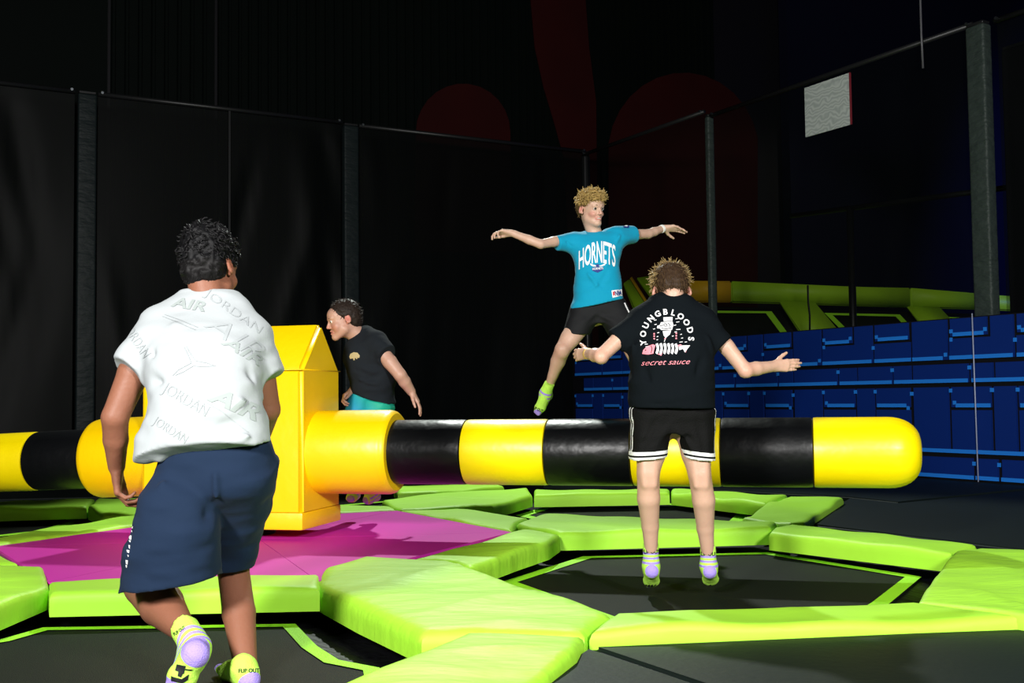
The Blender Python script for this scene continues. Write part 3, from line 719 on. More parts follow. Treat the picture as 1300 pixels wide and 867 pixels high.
class Head:
    def __init__(s, c, fwd, up, sc=1.): s.c = np.array(c, float); s.R = frame(fwd, up); s.s = sc
    def p(s, x, y, z): return s.c+(np.array([x, y, z])*s.s)@s.R
    def loc(s, P_): return (np.asarray(P_)-s.c)@s.R.T/s.s
    def e(s, c, r, k=.015, op='add', tilt=0):
        R = s.R
        if tilt: ct, st = math.cos(tilt), math.sin(tilt); R = np.array([[ct, 0, st], [0, 1, 0], [-st, 0, ct]])@R
        return Ell(s.p(*c), R, np.array(r)*s.s, k*s.s, op)
    def cn(s, a, b, ra, rb, k=.01, op='add'): return Cone(s.p(*a), s.p(*b), ra*s.s, rb*s.s, k*s.s, None, op)
    def prims(s, smile=False, chub=0.):
        q = [s.e((0, -.018, .030), (.071, .090, .080), .02), s.e((0, .030, -.025), (.057+chub, .060, .078), .03),
             s.e((0, .048, .040), (.055, .046, .045), .03), s.cn((-.044-chub, .015, -.062), (-.012, .070, -.096), .022, .018, .025),
             s.cn((.044+chub, .015, -.062), (.012, .070, -.096), .022, .018, .025), s.e((0, .079, -.094), (.019, .015, .015), .015),
             s.e((-.036, .062, -.034), (.022+chub, .021, .020+chub), .02), s.e((.036, .062, -.034), (.022+chub, .021, .020+chub), .02),
             s.cn((-.038, .079, .022), (-.012, .088, .018), .009, .008, .012), s.cn((.038, .079, .022), (.012, .088, .018), .009, .008, .012)]
        for sd in (-1, 1): q.append(s.e((sd*.030, .097, .003), (.0155, .013, .0095), .010, 'sub'))
        for sd in (-1, 1): q.append(s.e((sd*.030, .078, .003), (.0135, .0125, .0125), .004))
        q += [s.cn((0, .089, .006), (0, .107, -.028), .0075, .0092, .008), s.cn((-.009, .097, -.033), (.009, .097, -.033), .0068, .0068, .006),
              s.cn((-.020, .084, -.058), (.0, .093, -.0545), .0045, .0052, .006), s.cn((.020, .084, -.058), (.0, .093, -.0545), .0045, .0052, .006),
              s.cn((-.018, .084, -.068), (.0, .091, -.0705), .005, .0062, .006), s.cn((.018, .084, -.068), (.0, .091, -.0705), .005, .0062, .006)]
        if smile: q += [s.cn((-.017, .094, -.063), (.017, .094, -.063), .0035, .0035, .003, 'sub'), s.cn((-.012, .093, -.0645), (.012, .093, -.0645), .0058, .0058, .003, 'sub')]
        else: q.append(s.cn((-.022, .094, -.063), (.022, .094, -.063), .0022, .0022, .004, 'sub'))
        for sd in (-1, 1):
            q += [s.e((sd*.078, -.012, -.002), (.0085, .019, .031), .007, tilt=sd*.30), s.e((sd*.0835, -.007, .002), (.005, .010, .018), .006, 'sub', tilt=sd*.30),
                  s.e((sd*.074, -.004, -.026), (.007, .009, .010), .006)]
        return q
    def tone(s, V, base, red, lip=(.46, .14, .13)):
        L = s.loc(V); base = np.array(base); t = np.tile(base, (len(V), 1))
        def mixin(m, c, a): 
            m = (m*a)[:, None]; return t*(1-m)+np.array(c)*m
        for sd in (-1, 1):
            m = np.exp(-(((L-np.array([sd*.040, .065, -.036]))/np.array([.022, .03, .022]))**2).sum(1)); t = mixin(m, red, .65)
            m = np.exp(-(((L-np.array([sd*.080, -.010, -.002]))/np.array([.012, .024, .036]))**2).sum(1)*.8); t = mixin(m, red, .75)
        m = np.exp(-(((L-np.array([0, .106, -.030]))/np.array([.014, .012, .014]))**2).sum(1)); t = mixin(m, red, .45)
        m = np.exp(-np.maximum(0, np.maximum(np.abs(L[:, 0])/.022-1, np.abs(L[:, 2]+.0635)/.0095-1))*4)*(L[:, 1] > .07); t = mixin(m, lip, .7)
        return t
def eye(h, sd, parent, iris, look=(0, 1, 0)):
    Vs, Fs, mi = [], [], []; R = .0128
    for i in range(13):
        th = math.pi*i/12
        for j in range(16):
            a = 2*math.pi*j/16; v = np.array([R*math.sin(th)*math.cos(a), R*math.cos(th), R*math.sin(th)*math.sin(a)]); Vs.append(v)
    for i in range(12):
        for j in range(16):
            Fs.append((i*16+j, i*16+(j+1) % 16, (i+1)*16+(j+1) % 16, (i+1)*16+j)); mi.append(2 if i < 1 else (1 if i < 3 else 0))
    yl = nrm(look); rl = frame(yl, (0, 0, 1)); Vs = np.array(Vs)@rl
    V = np.array([h.p(*(v+np.array([sd*.030, .0795, .003]))) for v in Vs])
    return link('eye', V, Fs, None, parent, mats=[M_eyewhite, iris, M_pupil], midx=mi)
M_eyewhite = mat('eye_white', (.75, .72, .68), .2, .5); M_pupil = mat('pupil', (.005, .005, .005), .1, .5)
M_irisb = mat('iris_dark', (.05, .035, .02), .15, .5)
M_teeth = mat('teeth', (.8, .77, .68), .25, .5); M_mouth = mat('mouth_inside', (.10, .02, .02), .5)

def strands(roots, normals, flow, length, rad, tones, seed=0, segs=4, curl=0., lift=.5, jit=.35, droop=0.):
    """tapered locks growing out of a hair cap; returns verts, faces, tones"""
    rg = np.random.default_rng(seed); V, Fs, T = [], [], []
    for i, (p, n) in enumerate(zip(roots, normals)):
        fl = flow(p, n); fl = fl-n*(fl@n); d = nrm(n*lift+fl+rg.normal(0, jit, 3)); L = length*rg.uniform(.6, 1.25); q = p-n*.004
        side = nrm(np.cross(d, n)+1e-6); ph = rg.uniform(0, 6.28); pts = [q]
        for k in range(segs):
            t = (k+1)/segs; dd = nrm(d+side*curl*math.sin(ph+t*5.5)+n*curl*.7*math.cos(ph+t*5.5)-UP*droop*t); q = q+dd*L/segs; pts.append(q)
        v, f = tube_geo(pts, [rad*(1-.86*(k/segs)**1.5) for k in range(segs+1)], 4, False); o = len(V)
        V += v; Fs += [tuple(a+o for a in ff) for ff in f]
        c0, c1 = tones(p, n, rg)
        for k in range(segs+1): T += [np.array(c0)*(1-k/segs)+np.array(c1)*(k/segs)]*4
    return V, Fs, T
def vnormals(V, Q):
    n = np.cross(V[Q[:, 2]]-V[Q[:, 0]], V[Q[:, 3]]-V[Q[:, 1]]); N = np.zeros_like(V)
    for i in range(4):
        for k in range(3): N[:, k] += np.bincount(Q[:, i], n[:, k], len(V))
    return N/(np.linalg.norm(N, axis=1)[:, None]+1e-12)

# ---- clothes, socks, prints
def sock_mat(name, lime=(.50, .88, .10)):
    m = mat(name, lime, .8, .2, bump=(220, .4)); nt = m.node_tree; b = nt.nodes['Principled BSDF']
    def A(n): a = nt.nodes.new('ShaderNodeAttribute'); a.attribute_name = n; return a.outputs['Fac']
    def ramp(src, stops):
        r = nt.nodes.new('ShaderNodeValToRGB'); r.color_ramp.interpolation = 'CONSTANT'; els = r.color_ramp.elements
        els[0].position, els[0].color = 0, (*[stops[0][1]]*3, 1)
        els[1].position, els[1].color = stops[1][0], (*[stops[1][1]]*3, 1)
        for p, v in stops[2:]: e = els.new(p); e.color = (v, v, v, 1)
        nt.links.new(src, r.inputs[0]); return r.outputs[0]
    st = ramp(A('cuff'), [(0, 0), (.36, 1), (.45, 0), (.54, 1), (.63, 0), (.72, 1), (.81, 0)])
    hl = ramp(A('heel'), [(0, 1), (.5, 0)])
    mx = nt.nodes.new('ShaderNodeMath'); mx.operation = 'MAXIMUM'; nt.links.new(st, mx.inputs[0]); nt.links.new(hl, mx.inputs[1])
    mi = nt.nodes.new('ShaderNodeMix'); mi.data_type = 'RGBA'; mi.inputs[6].default_value = (*lime, 1); mi.inputs[7].default_value = (.36, .27, .74, 1)
    nt.links.new(mx.outputs[0], mi.inputs[0]); nt.links.new(mi.outputs[2], b.inputs['Base Color']); return m
M_sock = sock_mat('lime_sock_knit'); M_sole = mat('black_grip_print', (.008, .009, .010), .6, .3)
M_white = mat('white_print', (.80, .80, .80), .6, .3); M_pink = mat('pink_print', (.78, .25, .30), .6, .3)
def sock(ankle, heel, toe, parent, sc=1., upd=None, sole=None, r_ank=.034, hs=1.):
    """ankle: a point a little above the joint; sole: the way the sole faces"""
    a, h, t = map(np.array, (ankle, heel, toe)); fd = nrm(t-h); sl = nrm(sole-fd*(sole@fd)); L = np.linalg.norm(t-h); lat = np.cross(fd, sl)
    up = nrm(a-h) if upd is None else nrm(upd); top = a+up*.045*sc
    ball = h+fd*L*.66
    pr = [Cut(Cone(h-sl*.075*sc+fd*.035*sc, top+up*.02, .037*sc, r_ank+.004, .02), top, up),
          Cone(h-sl*.030*sc+fd*.022*sc, h-sl*.055*sc+fd*.055*sc, .031*sc, .034*sc, .025),
          Cone(h-sl*.028*sc+fd*.03*sc, ball-sl*.020*sc, .030*sc, .030*sc, .02, (sl, .86)),
          Cone(h-sl*.060*sc+fd*.06*sc, ball-sl*.026*sc, .030*sc, .022*sc, .03),
          Cone(ball-sl*.018*sc+lat*.012*sc, t-sl*.015*sc+lat*.010*sc-fd*.018, .022*sc, .017*sc, .015, (sl, .8)),
          Cone(ball-sl*.018*sc-lat*.014*sc, t-sl*.015*sc-lat*.014*sc-fd*.03, .021*sc, .015*sc, .015, (sl, .8))]
    V, Q = build(pr, .004, 2, lambda p: .0012*hnoise(p*90, 3))
    o = link('sock', V, Q, M_sock, parent); q = V-(h-sl*.03*sc)
    cuff = (top-V)@up/.115; fattr(o, 'cuff', np.where(V@fd > (h+fd*.095*sc)@fd, .95, cuff).clip(0, 1))
    hd = np.linalg.norm((V-(h-sl*.022*sc+fd*.004))/1., axis=1)/(.036*sc*hs); td = np.linalg.norm(V-(t-sl*.015*sc), axis=1)/(.040*sc*hs)
    fattr(o, 'heel', (np.minimum(hd, td)*.5).clip(0, 1))
    return o
def bvh(o):
    b = np.array(o['_b']); me = o.data
    V = np.zeros(len(me.vertices)*3); me.vertices.foreach_get('co', V); V = V.reshape(-1, 3)+b
    return BVHTree.FromPolygons([Vector(v) for v in V], [tuple(p.vertices) for p in me.polygons])
def decal(target, polys, name, m, lift=.0022, maxe=7, tree=None, thick=.0012):
    """flat shapes given in photograph directions, laid on the cloth they are printed on"""
    bm = bmesh.new()
    for verts, faces in polys:
        vs = [bm.verts.new((x, y, 0)) for x, y in verts]
        for f in faces:
            try: bm.faces.new([vs[i] for i in f])
            except ValueError: pass
    bmesh.ops.triangulate(bm, faces=bm.faces[:])
    for _ in range(4):
        le = [e for e in bm.edges if e.calc_length() > maxe]
        if not le: break
        bmesh.ops.subdivide_edges(bm, edges=le, cuts=1); bmesh.ops.triangulate(bm, faces=bm.faces[:])
    tree = tree or bvh(target); dead = []
    for v in bm.verts:
        d = ray(v.co.x, v.co.y); hit = tree.ray_cast(Vector(CAM), Vector(nrm(d)))
        if hit[0] is None: dead.append(v); continue
        n = hit[1] if hit[1].dot(Vector(d)) < 0 else -hit[1]; v.co = hit[0]+n*lift
    bmesh.ops.delete(bm, geom=dead, context='VERTS')
    if not bm.faces: bm.free(); return None
    big = [f for f in bm.faces if max(e.calc_length() for e in f.edges) > .12]; bmesh.ops.delete(bm, geom=big, context='FACES_ONLY')
    bm.verts.index_update(); V = [tuple(v.co) for v in bm.verts]; Fs = [[v.index for v in f.verts] for f in bm.faces]; bm.free()
    return link(name, V, Fs, m, target, smooth=False)
def text2d(s, bold=.0, shear=0., space=1.):
    cu = bpy.data.curves.new('t', 'FONT'); cu.body = s; cu.size = 1; cu.offset = bold; cu.shear = shear; cu.space_character = space; cu.resolution_u = 3
    o = bpy.data.objects.new('t', cu); COL.objects.link(o); dg = bpy.context.evaluated_depsgraph_get()
    me = bpy.data.meshes.new_from_object(o.evaluated_get(dg)); V = np.array([v.co[:2] for v in me.vertices]); Fs = [tuple(p.vertices) for p in me.polygons]
    bpy.data.objects.remove(o); bpy.data.curves.remove(cu); bpy.data.meshes.remove(me)
    return V, Fs
def text_line(s, x0, y0, x1, y1, h, bold=.0, shear=0., sx=None):
    """one line of lettering from (x0,y0) to (x1,y1) along its baseline, cap height h, in photograph pixels"""
    V, Fs = text2d(s, bold, shear); V = V-np.array([V[:, 0].min(), 0]); L = V[:, 0].max(); H = .72
    d = np.array([x1-x0, y1-y0]); ln = np.linalg.norm(d); d = d/ln; n = np.array([d[1], -d[0]])
    return [(np.array([x0, y0])+V[:, :1]/L*ln*d+V[:, 1:]/H*h*n, Fs)]
def text_arc(s, cx, cy, rx, ry, a0, a1, h, wd, bold=.02):
    out = []
    for i, ch in enumerate(s):
        a = math.radians(a0+(a1-a0)*i/(len(s)-1)); V, Fs = text2d(ch, bold)
        V = V-np.array([(V[:, 0].min()+V[:, 0].max())/2, .36]); p = np.array([cx+rx*math.cos(a), cy-ry*math.sin(a)])
        t = nrm([math.sin(a)*rx, math.cos(a)*ry]); n = np.array([t[1], -t[0]])
        out.append((p+V[:, :1]*wd*t+V[:, 1:]/.72*h*n, Fs))
    return out
def poly(*pts): return (list(pts), [tuple(range(len(pts)))])
def stroke(pts, wd):                               # thin drawn line as a ribbon
    pts = np.array(pts, float); t = np.gradient(pts, axis=0); t /= np.linalg.norm(t, axis=1)[:, None]+1e-9; n = np.stack([-t[:, 1], t[:, 0]], 1)*wd/2
    V = np.concatenate([pts+n, pts-n]); k = len(pts); return (V, [(i, i+1, k+i+1, k+i) for i in range(k-1)])
def secs(rows):                                    # (left px, right px, depth, half depth) -> loft sections
    out = []
    for (l, r, dp, b) in rows:
        a = D(*l, dp); c = D(*r, dp); out.append(((a+c)/2, np.linalg.norm(c-a)/2, b))
    return out
def cloth_noise(seed, amp, fr=(14, 14, 14), amp2=.0):
    fr = np.array(fr)
    return lambda p: amp*hnoise(p*fr, seed)+amp*.5*hnoise(p*fr*2.3, seed+5)
def garment(name, prims, m, parent, vox=.0065, disp=None, smooth=2):
    V, Q = build(prims, vox, smooth, disp); return link(name, V, Q, m, parent)
def body_mesh(prims, fine, base, label, tonefn, m, vox=.0065):
    V, Q = build_multi(prims, vox, fine)
    o = link('person', V, Q, m, None, base=base); sett(o, label=label, category='person')
    fattr(o, 'tone', tonefn(V)); return o
def hair_mesh(V, Q, T, sV, sF, sT, m, parent):
    n = len(V); AV = np.concatenate([V, np.array(sV)]) if len(sV) else V
    o = link('hair', AV, [tuple(q) for q in Q]+[tuple(a+n for a in f) for f in sF], m, parent)
    fattr(o, 'tone', np.concatenate([T, np.array(sT)]) if len(sT) else T); return o
M_skinA = attr_mat('warm_brown_skin', .52, .3, bump=(70, .12), sss=.06); M_skinB = attr_mat('fair_skin', .45, .4, bump=(70, .1), sss=.10)
M_hair = attr_mat('hair_strands', .55, .16)

def hemcut(prim, l, r, dp, keep):                 # oblique hem through two photograph points, kept on the side of `keep`
    a, c = D(*l, dp), D(*r, dp); n = nrm(np.cross(c-a, CF))
    if (np.array(keep)-a)@n > 0: n = -n
    return Cut(prim, a, n)
def sleeve(sh, end, r0, r1, k=.03, flat=None):
    sh, end = np.array(sh), np.array(end); d = nrm(end-sh); return Cut(Cone(sh, end+d*.03, r0, r1, k, flat), end, d)
def limb(pts, rads, k=.012): return [Cone(pts[i], pts[i+1], rads[i], rads[i+1], k if i == 0 else .008) for i in range(len(pts)-1)]
def band(c, d, r, wd, m, parent, name='wristband'):
    d = nrm(d); return revolve(name, np.array(c)-d*wd/2, d, [(0, r-.003), (.001, r), (wd-.001, r), (wd, r-.003)], m, parent, 24)
def folds(seed, amp, lines, fr=(6, 9, 17)):                       # soft noise plus drawn folds: (start, end, width, height)
    base = cloth_noise(seed, amp, fr)
    L = [(np.array(a), np.array(b), w_, h_) for a, b, w_, h_ in lines]
    def f(p):
        r = base(p)
        for a, b, w_, h_ in L:
            e = b-a; t = ((p-a)@e/(e@e)).clip(0, 1); d2 = ((p-a-t[:, None]*e)**2).sum(1); r = r-1.5*h_*np.exp(-d2/w_**2)*np.sin(math.pi*(.08+.84*t))
        return r
    return f
def dl(x0, y0, x1, y1, dp, w_, h_): return (D(x0, y0, dp), D(x1, y1, dp), w_, h_)
def warp_text(s, x0, x1, bot, top, bold=.0):
    V, Fs = text2d(s, bold); V = V-np.array([V[:, 0].min(), 0]); u = V[:, 0]/V[:, 0].max(); x = x0+(x1-x0)*u; v = V[:, 1]/.72
    return [(np.stack([x, bot(u)+(top(u)-bot(u))*v], 1), Fs)]
def pick_roots(V, N, n, cond, seed):
    idx = np.nonzero(cond)[0]; rg = np.random.default_rng(seed); i = rg.choice(idx, min(n, len(idx)), replace=False); return V[i], N[i]

# ================================================================== boy in the white shirt
def boy_white():
    h = Head(D(268, 341, 3.90), (.30, .92, -.16), (-.02, .2, .97), 1.04)
    shL, elL, wrL = D(199, 418, 3.77), D(146, 530, 3.70), D(148, 592, 3.78)
    shR, elR, wrR = D(322, 428, 3.80), D(340, 520, 3.86), D(330, 560, 4.05)
    hipL, hipR = D(240, 605, 3.66), D(300, 605, 3.74)
    knL, anL = D(187, 741, 3.80), D(240, 808, 3.46)
    knR, anR = D(296, 722, 3.87), D(314, 862, 3.58)
    skin = h.prims()+[Cone(D(267, 400, 3.84), h.p(0, -.035, -.06), .062, .056, .03)]
    skin += [Loft(secs([((215, 570), (325, 565), 3.64, .10), ((210, 500), (315, 500), 3.68, .11), ((208, 440), (315, 445), 3.76, .11), ((235, 400), (300, 405), 3.83, .07)]), (1, 0, 0), .03)]
    skin += limb([shL, (shL+elL)/2+np.array([-.008, 0, 0]), elL, elL*.55+wrL*.45, wrL], [.058, .051, .043, .040, .028], .025)
    skin += limb([shR, elR, wrR], [.055, .042, .030], .02)
    skin += limb([hipL, hipL*.4+knL*.6, knL, knL*.6+anL*.4+np.array([-.004, .0, -.004]), anL], [.095, .082, .077, .070, .031], .03)
    skin += limb([hipR, hipR*.4+knR*.6, knR, knR*.58+anR*.42, anR], [.07, .062, .053, .054, .033], .03)
    skin += [Cone(hipL, hipR, .09, .075, .03)]
    skin += hand(wrL+np.array([0, 0, -.012]), (.04, .10, -1), (1, .25, 0), -1, .97, ((30, 35, 20), (38, 40, 25), (45, 45, 25), (50, 50, 30)), 4, 20)
    skin += hand(wrR, nrm(wrR-elR), (-.5, 0, -.6), 1, .9, (30, 35, 20))
    base = np.array([D(268, 700, 3.68)[0], D(268, 700, 3.68)[1], .0])
    def tone(V):
        t = h.tone(V, (.235, .095, .055), (.32, .11, .065), (.25, .08, .07)); return t
    b = body_mesh(skin, [(h.c, .17, .0042), (wrL+np.array([.02, .01, -.08]), .13, .0032)], base, 'boy in a white printed shirt and navy shorts seen from behind, leaning forward', tone, M_skinA)
    hp = [h.e((0, -.020, .042), (.084, .098, .086), .02), h.e((0, -.050, -.016), (.074, .062, .066), .03), h.e((.0, -.03, .085), (.070, .085, .060), .03),
          h.e((0, .11, -.045), (.10, .075, .095), .02, 'sub')]
    for sd in (-1, 1): hp.append(h.e((sd*.088, -.005, -.012), (.020, .030, .040), .012, 'sub'))
    V, Q = build(hp, .0045, 1, lambda p: .006*hnoise(p*60, 4)+.004*hnoise(p*120, 8)); N = vnormals(V, Q)
    L = h.loc(V); low = (L[:, 2] < .0)
    T = np.tile([.003, .003, .0035], (len(V), 1)); T[low] = [.006, .0055, .0055]
    R_, Nn = pick_roots(V, N, 950, (L[:, 2] > .015), 3)
    def flow(p, n): a = h.loc(p); return nrm(h.R[1]*.35+h.R[0]*math.sin(a[0]*60+a[2]*45)*.9-UP*.25)
    s1 = strands(R_, Nn, flow, .028, .0052, lambda p, n, rg: ((.003, .003, .0035), (.007, .0065, .007)), 5, 5, .9, .22, .3)
    R2, N2 = pick_roots(V, N, 900, (L[:, 2] <= .03) & (L[:, 1] < .03), 4)
    s2 = strands(R2, N2, lambda p, n: -UP*.9, .013, .0022, lambda p, n, rg: ((.005, .005, .005), (.012, .011, .011)), 6, 3, .2, .15, .2)
    n1 = len(s1[0]); hair_mesh(V, Q, T, s1[0]+s2[0], s1[1]+[tuple(a+n1 for a in f) for f in s2[1]], s1[2]+s2[2], M_hair, b)
    # shirt
    body = Loft(secs([((176, 592), (346, 575), 3.61, .15), ((180, 570), (343, 560), 3.62, .148), ((187, 545), (339, 538), 3.62, .14), ((190, 512), (335, 512), 3.64, .138), ((186, 478), (332, 486), 3.68, .14), ((183, 447), (335, 455), 3.74, .138), ((186, 418), (332, 430), 3.79, .115), ((212, 393), (316, 405), 3.83, .085), ((240, 374), (297, 382), 3.86, .064)]), (1, 0, 0), .03)
    ez = D(163, 469, 3.71)
    pr = [hemcut(body, (178, 583), (343, 559), 3.62, D(265, 450, 3.7)), sleeve(D(203, 420, 3.78), ez, .072, .062, .05), sleeve(D(316, 430, 3.80), D(343, 480, 3.78), .066, .056, .05),
          Cone(D(212, 408, 3.82), D(243, 388, 3.86), .052, .058, .05), Cone(D(314, 417, 3.82), D(292, 392, 3.86), .05, .055, .05),
          Cone(D(196, 572, 3.56), D(203, 583, 3.55), .026, .008, .03), Cone(D(190, 560, 3.58), D(186, 577, 3.58), .03, .016, .04)]
    F_ = folds(21, .0065, [dl(190, 480, 250, 500, 3.57, .016, -.010), dl(330, 500, 280, 520, 3.52, .018, .010), dl(335, 525, 270, 545, 3.5, .016, -.012), dl(205, 560, 260, 530, 3.5, .018, .010), dl(330, 545, 300, 560, 3.5, .012, .010), dl(190, 440, 215, 480, 3.62, .012, -.010), dl(320, 440, 318, 490, 3.6, .014, -.010), dl(215, 400, 240, 440, 3.66, .016, .007), dl(185, 535, 215, 520, 3.55, .012, .009)])
    ts = garment('tshirt', pr, M_shirtw, b, .006, F_)
    tr = bvh(ts); X = lambda a, c: (110+a/3.47, 350+c/3.47)
    P1 = text_line('AIR', *X(370, 135), *X(520, 160), 13, .02, .25)+text_line('AIR', *X(530, 545), *X(745, 640), 20, .03, .3)+text_line('AIR', *X(590, 300), *X(760, 400), 13, .01, .25)
    [decal(ts, [q], 'shirt_print', M_pgrey, .0024, 3, tree=tr) for q in P1]
    P2 = text_line('AIR', *X(515, 225), *X(745, 380), 24, -.012, .3)+text_line('JORDAN', *X(515, 85), *X(755, 255), 11, -.01)+text_line('JORDAN', *X(160, 230), *X(250, 365), 13, -.01)+text_line('JORDAN', *X(330, 510), *X(520, 620), 15, -.01)+text_line('JORDAN', *X(290, 650), *X(430, 740), 12, -.01)
    P2 += [stroke([X(*q) for q in ((430, 315), (445, 345), (462, 385), (405, 415), (380, 440))], .8), stroke([X(*q) for q in ((440, 312), (458, 345), (482, 375), (530, 385), (568, 398), (505, 400), (470, 398), (425, 425), (392, 438))], .8),
           stroke([X(*q) for q in ((335, 180), (400, 205), (480, 240))], .7), stroke([X(*q) for q in ((345, 172), (410, 195), (490, 228))], .7), stroke([X(*q) for q in ((530, 560), (600, 600), (710, 690))], .7)]
    [decal(ts, [q], 'shirt_print', M_pline, .0022, 3, tree=tr) for q in P2]
    # shorts
    pel = Loft(secs([((205, 548), (341, 545), 3.64, .115), ((203, 575), (345, 575), 3.64, .132), ((200, 605), (347, 605), 3.65, .14), ((212, 630), (332, 630), 3.68, .10), ((240, 655), (310, 655), 3.74, .05)]), (1, 0, 0), .03)
    lgL = Loft(secs([((206, 585), (268, 585), 3.66, .10), ((178, 645), (279, 645), 3.59, .128), ((162, 700), (279, 700), 3.58, .13), ((153, 765), (278, 755), 3.59, .13)]), (1, 0, 0), .012)
    lgR = Loft(secs([((262, 585), (347, 585), 3.67, .13), ((258, 645), (342, 645), 3.75, .12), ((258, 690), (330, 690), 3.83, .105), ((262, 740), (312, 740), 3.86, .095)]), (1, 0, 0), .018)
    F2 = folds(31, .0075, [dl(272, 590, 276, 660, 3.5, .012, .012), dl(275, 640, 200, 700, 3.52, .02, -.012), dl(276, 665, 190, 735, 3.52, .02, .010), dl(200, 615, 240, 640, 3.5, .018, .008), dl(338, 610, 290, 645, 3.5, .018, -.010), dl(330, 660, 285, 690, 3.55, .016, .009), dl(180, 660, 230, 690, 3.5, .016, -.008), dl(215, 575, 200, 640, 3.5, .01, .008), dl(335, 640, 300, 700, 3.55, .014, .008)])
    pel.k = .05; so = garment('shorts', [hemcut(lgR, (262, 731), (314, 721), 3.8, D(300, 620, 3.6)), pel, hemcut(lgL, (154, 749), (277, 729), 3.6, D(230, 620, 3.6))], M_navycloth, b, .006, F2)
    tr = bvh(so)
    for i, (l_, w_) in enumerate(((4, 3), (3, 2), (6, 4), (3, 3), (5, 2.5), (4, 4), (3, 2), (6, 3.5), (4, 2.5))):
        x, y = 168.2-i*.95, 667+i*6.2
        decal(so, [poly((x-w_+2, y), (x+1.5, y+.6), (x+1, y+l_), (x-w_+2.5, y+l_-1))], 'shorts_print', M_white, maxe=3, tree=tr)
    # socks
    sl = sock(D(240, 804, 3.44), D(251, 828, 3.35), D(218, 884, 3.38), b, 1.22, anL*-1+knL, nrm([.10, -.95, -.25]), .039, 1.25)
    sr = sock(D(314, 865, 3.58), D(319, 879, 3.47), D(281, 852, 3.68), b, 1.08, (0, 0, 1), (0, .05, -1), .034)
    Y = lambda a, c: (190+a/8.125, 770+c/8.125)
    decal(sl, [poly(Y(285, 595), Y(375, 610), Y(355, 695), Y(265, 660)), poly(Y(300, 670), Y(345, 690), Y(325, 730), Y(290, 715)), poly(Y(225, 715), Y(270, 730), Y(330, 745), Y(405, 695), Y(395, 755), Y(340, 790), Y(225, 765)), poly(Y(230, 800), Y(330, 810), Y(310, 850), Y(215, 835)), poly(Y(370, 640), Y(450, 645), Y(430, 658), Y(370, 655))], 'grip_print', M_sole, maxe=3)
    decal(sl, text_line('FLIP OUT', *Y(262, 300), *Y(372, 225), 4, .02), 'sock_print', M_sole, maxe=4)
    decal(sr, text_line('FLIP OUT', *Y(920, 685), *Y(1128, 680), 5, .02), 'sock_print', M_sole, maxe=4)
    return b
M_shirtw = mat('white_jersey', (.37, .40, .41), .85, .1, bump=(26, .12, (1, 1, 1), .01))
M_pgrey = mat('pale_grey_print', (.30, .34, .33), .8, .2); M_pline = mat('faint_line_print', (.338, .368, .376), .8, .2)
M_navycloth = mat('navy_fleece', (.0085, .019, .044), .85, .12, bump=(30, .15, (1, 1, 1), .01), sheen=.03)
boy_white()

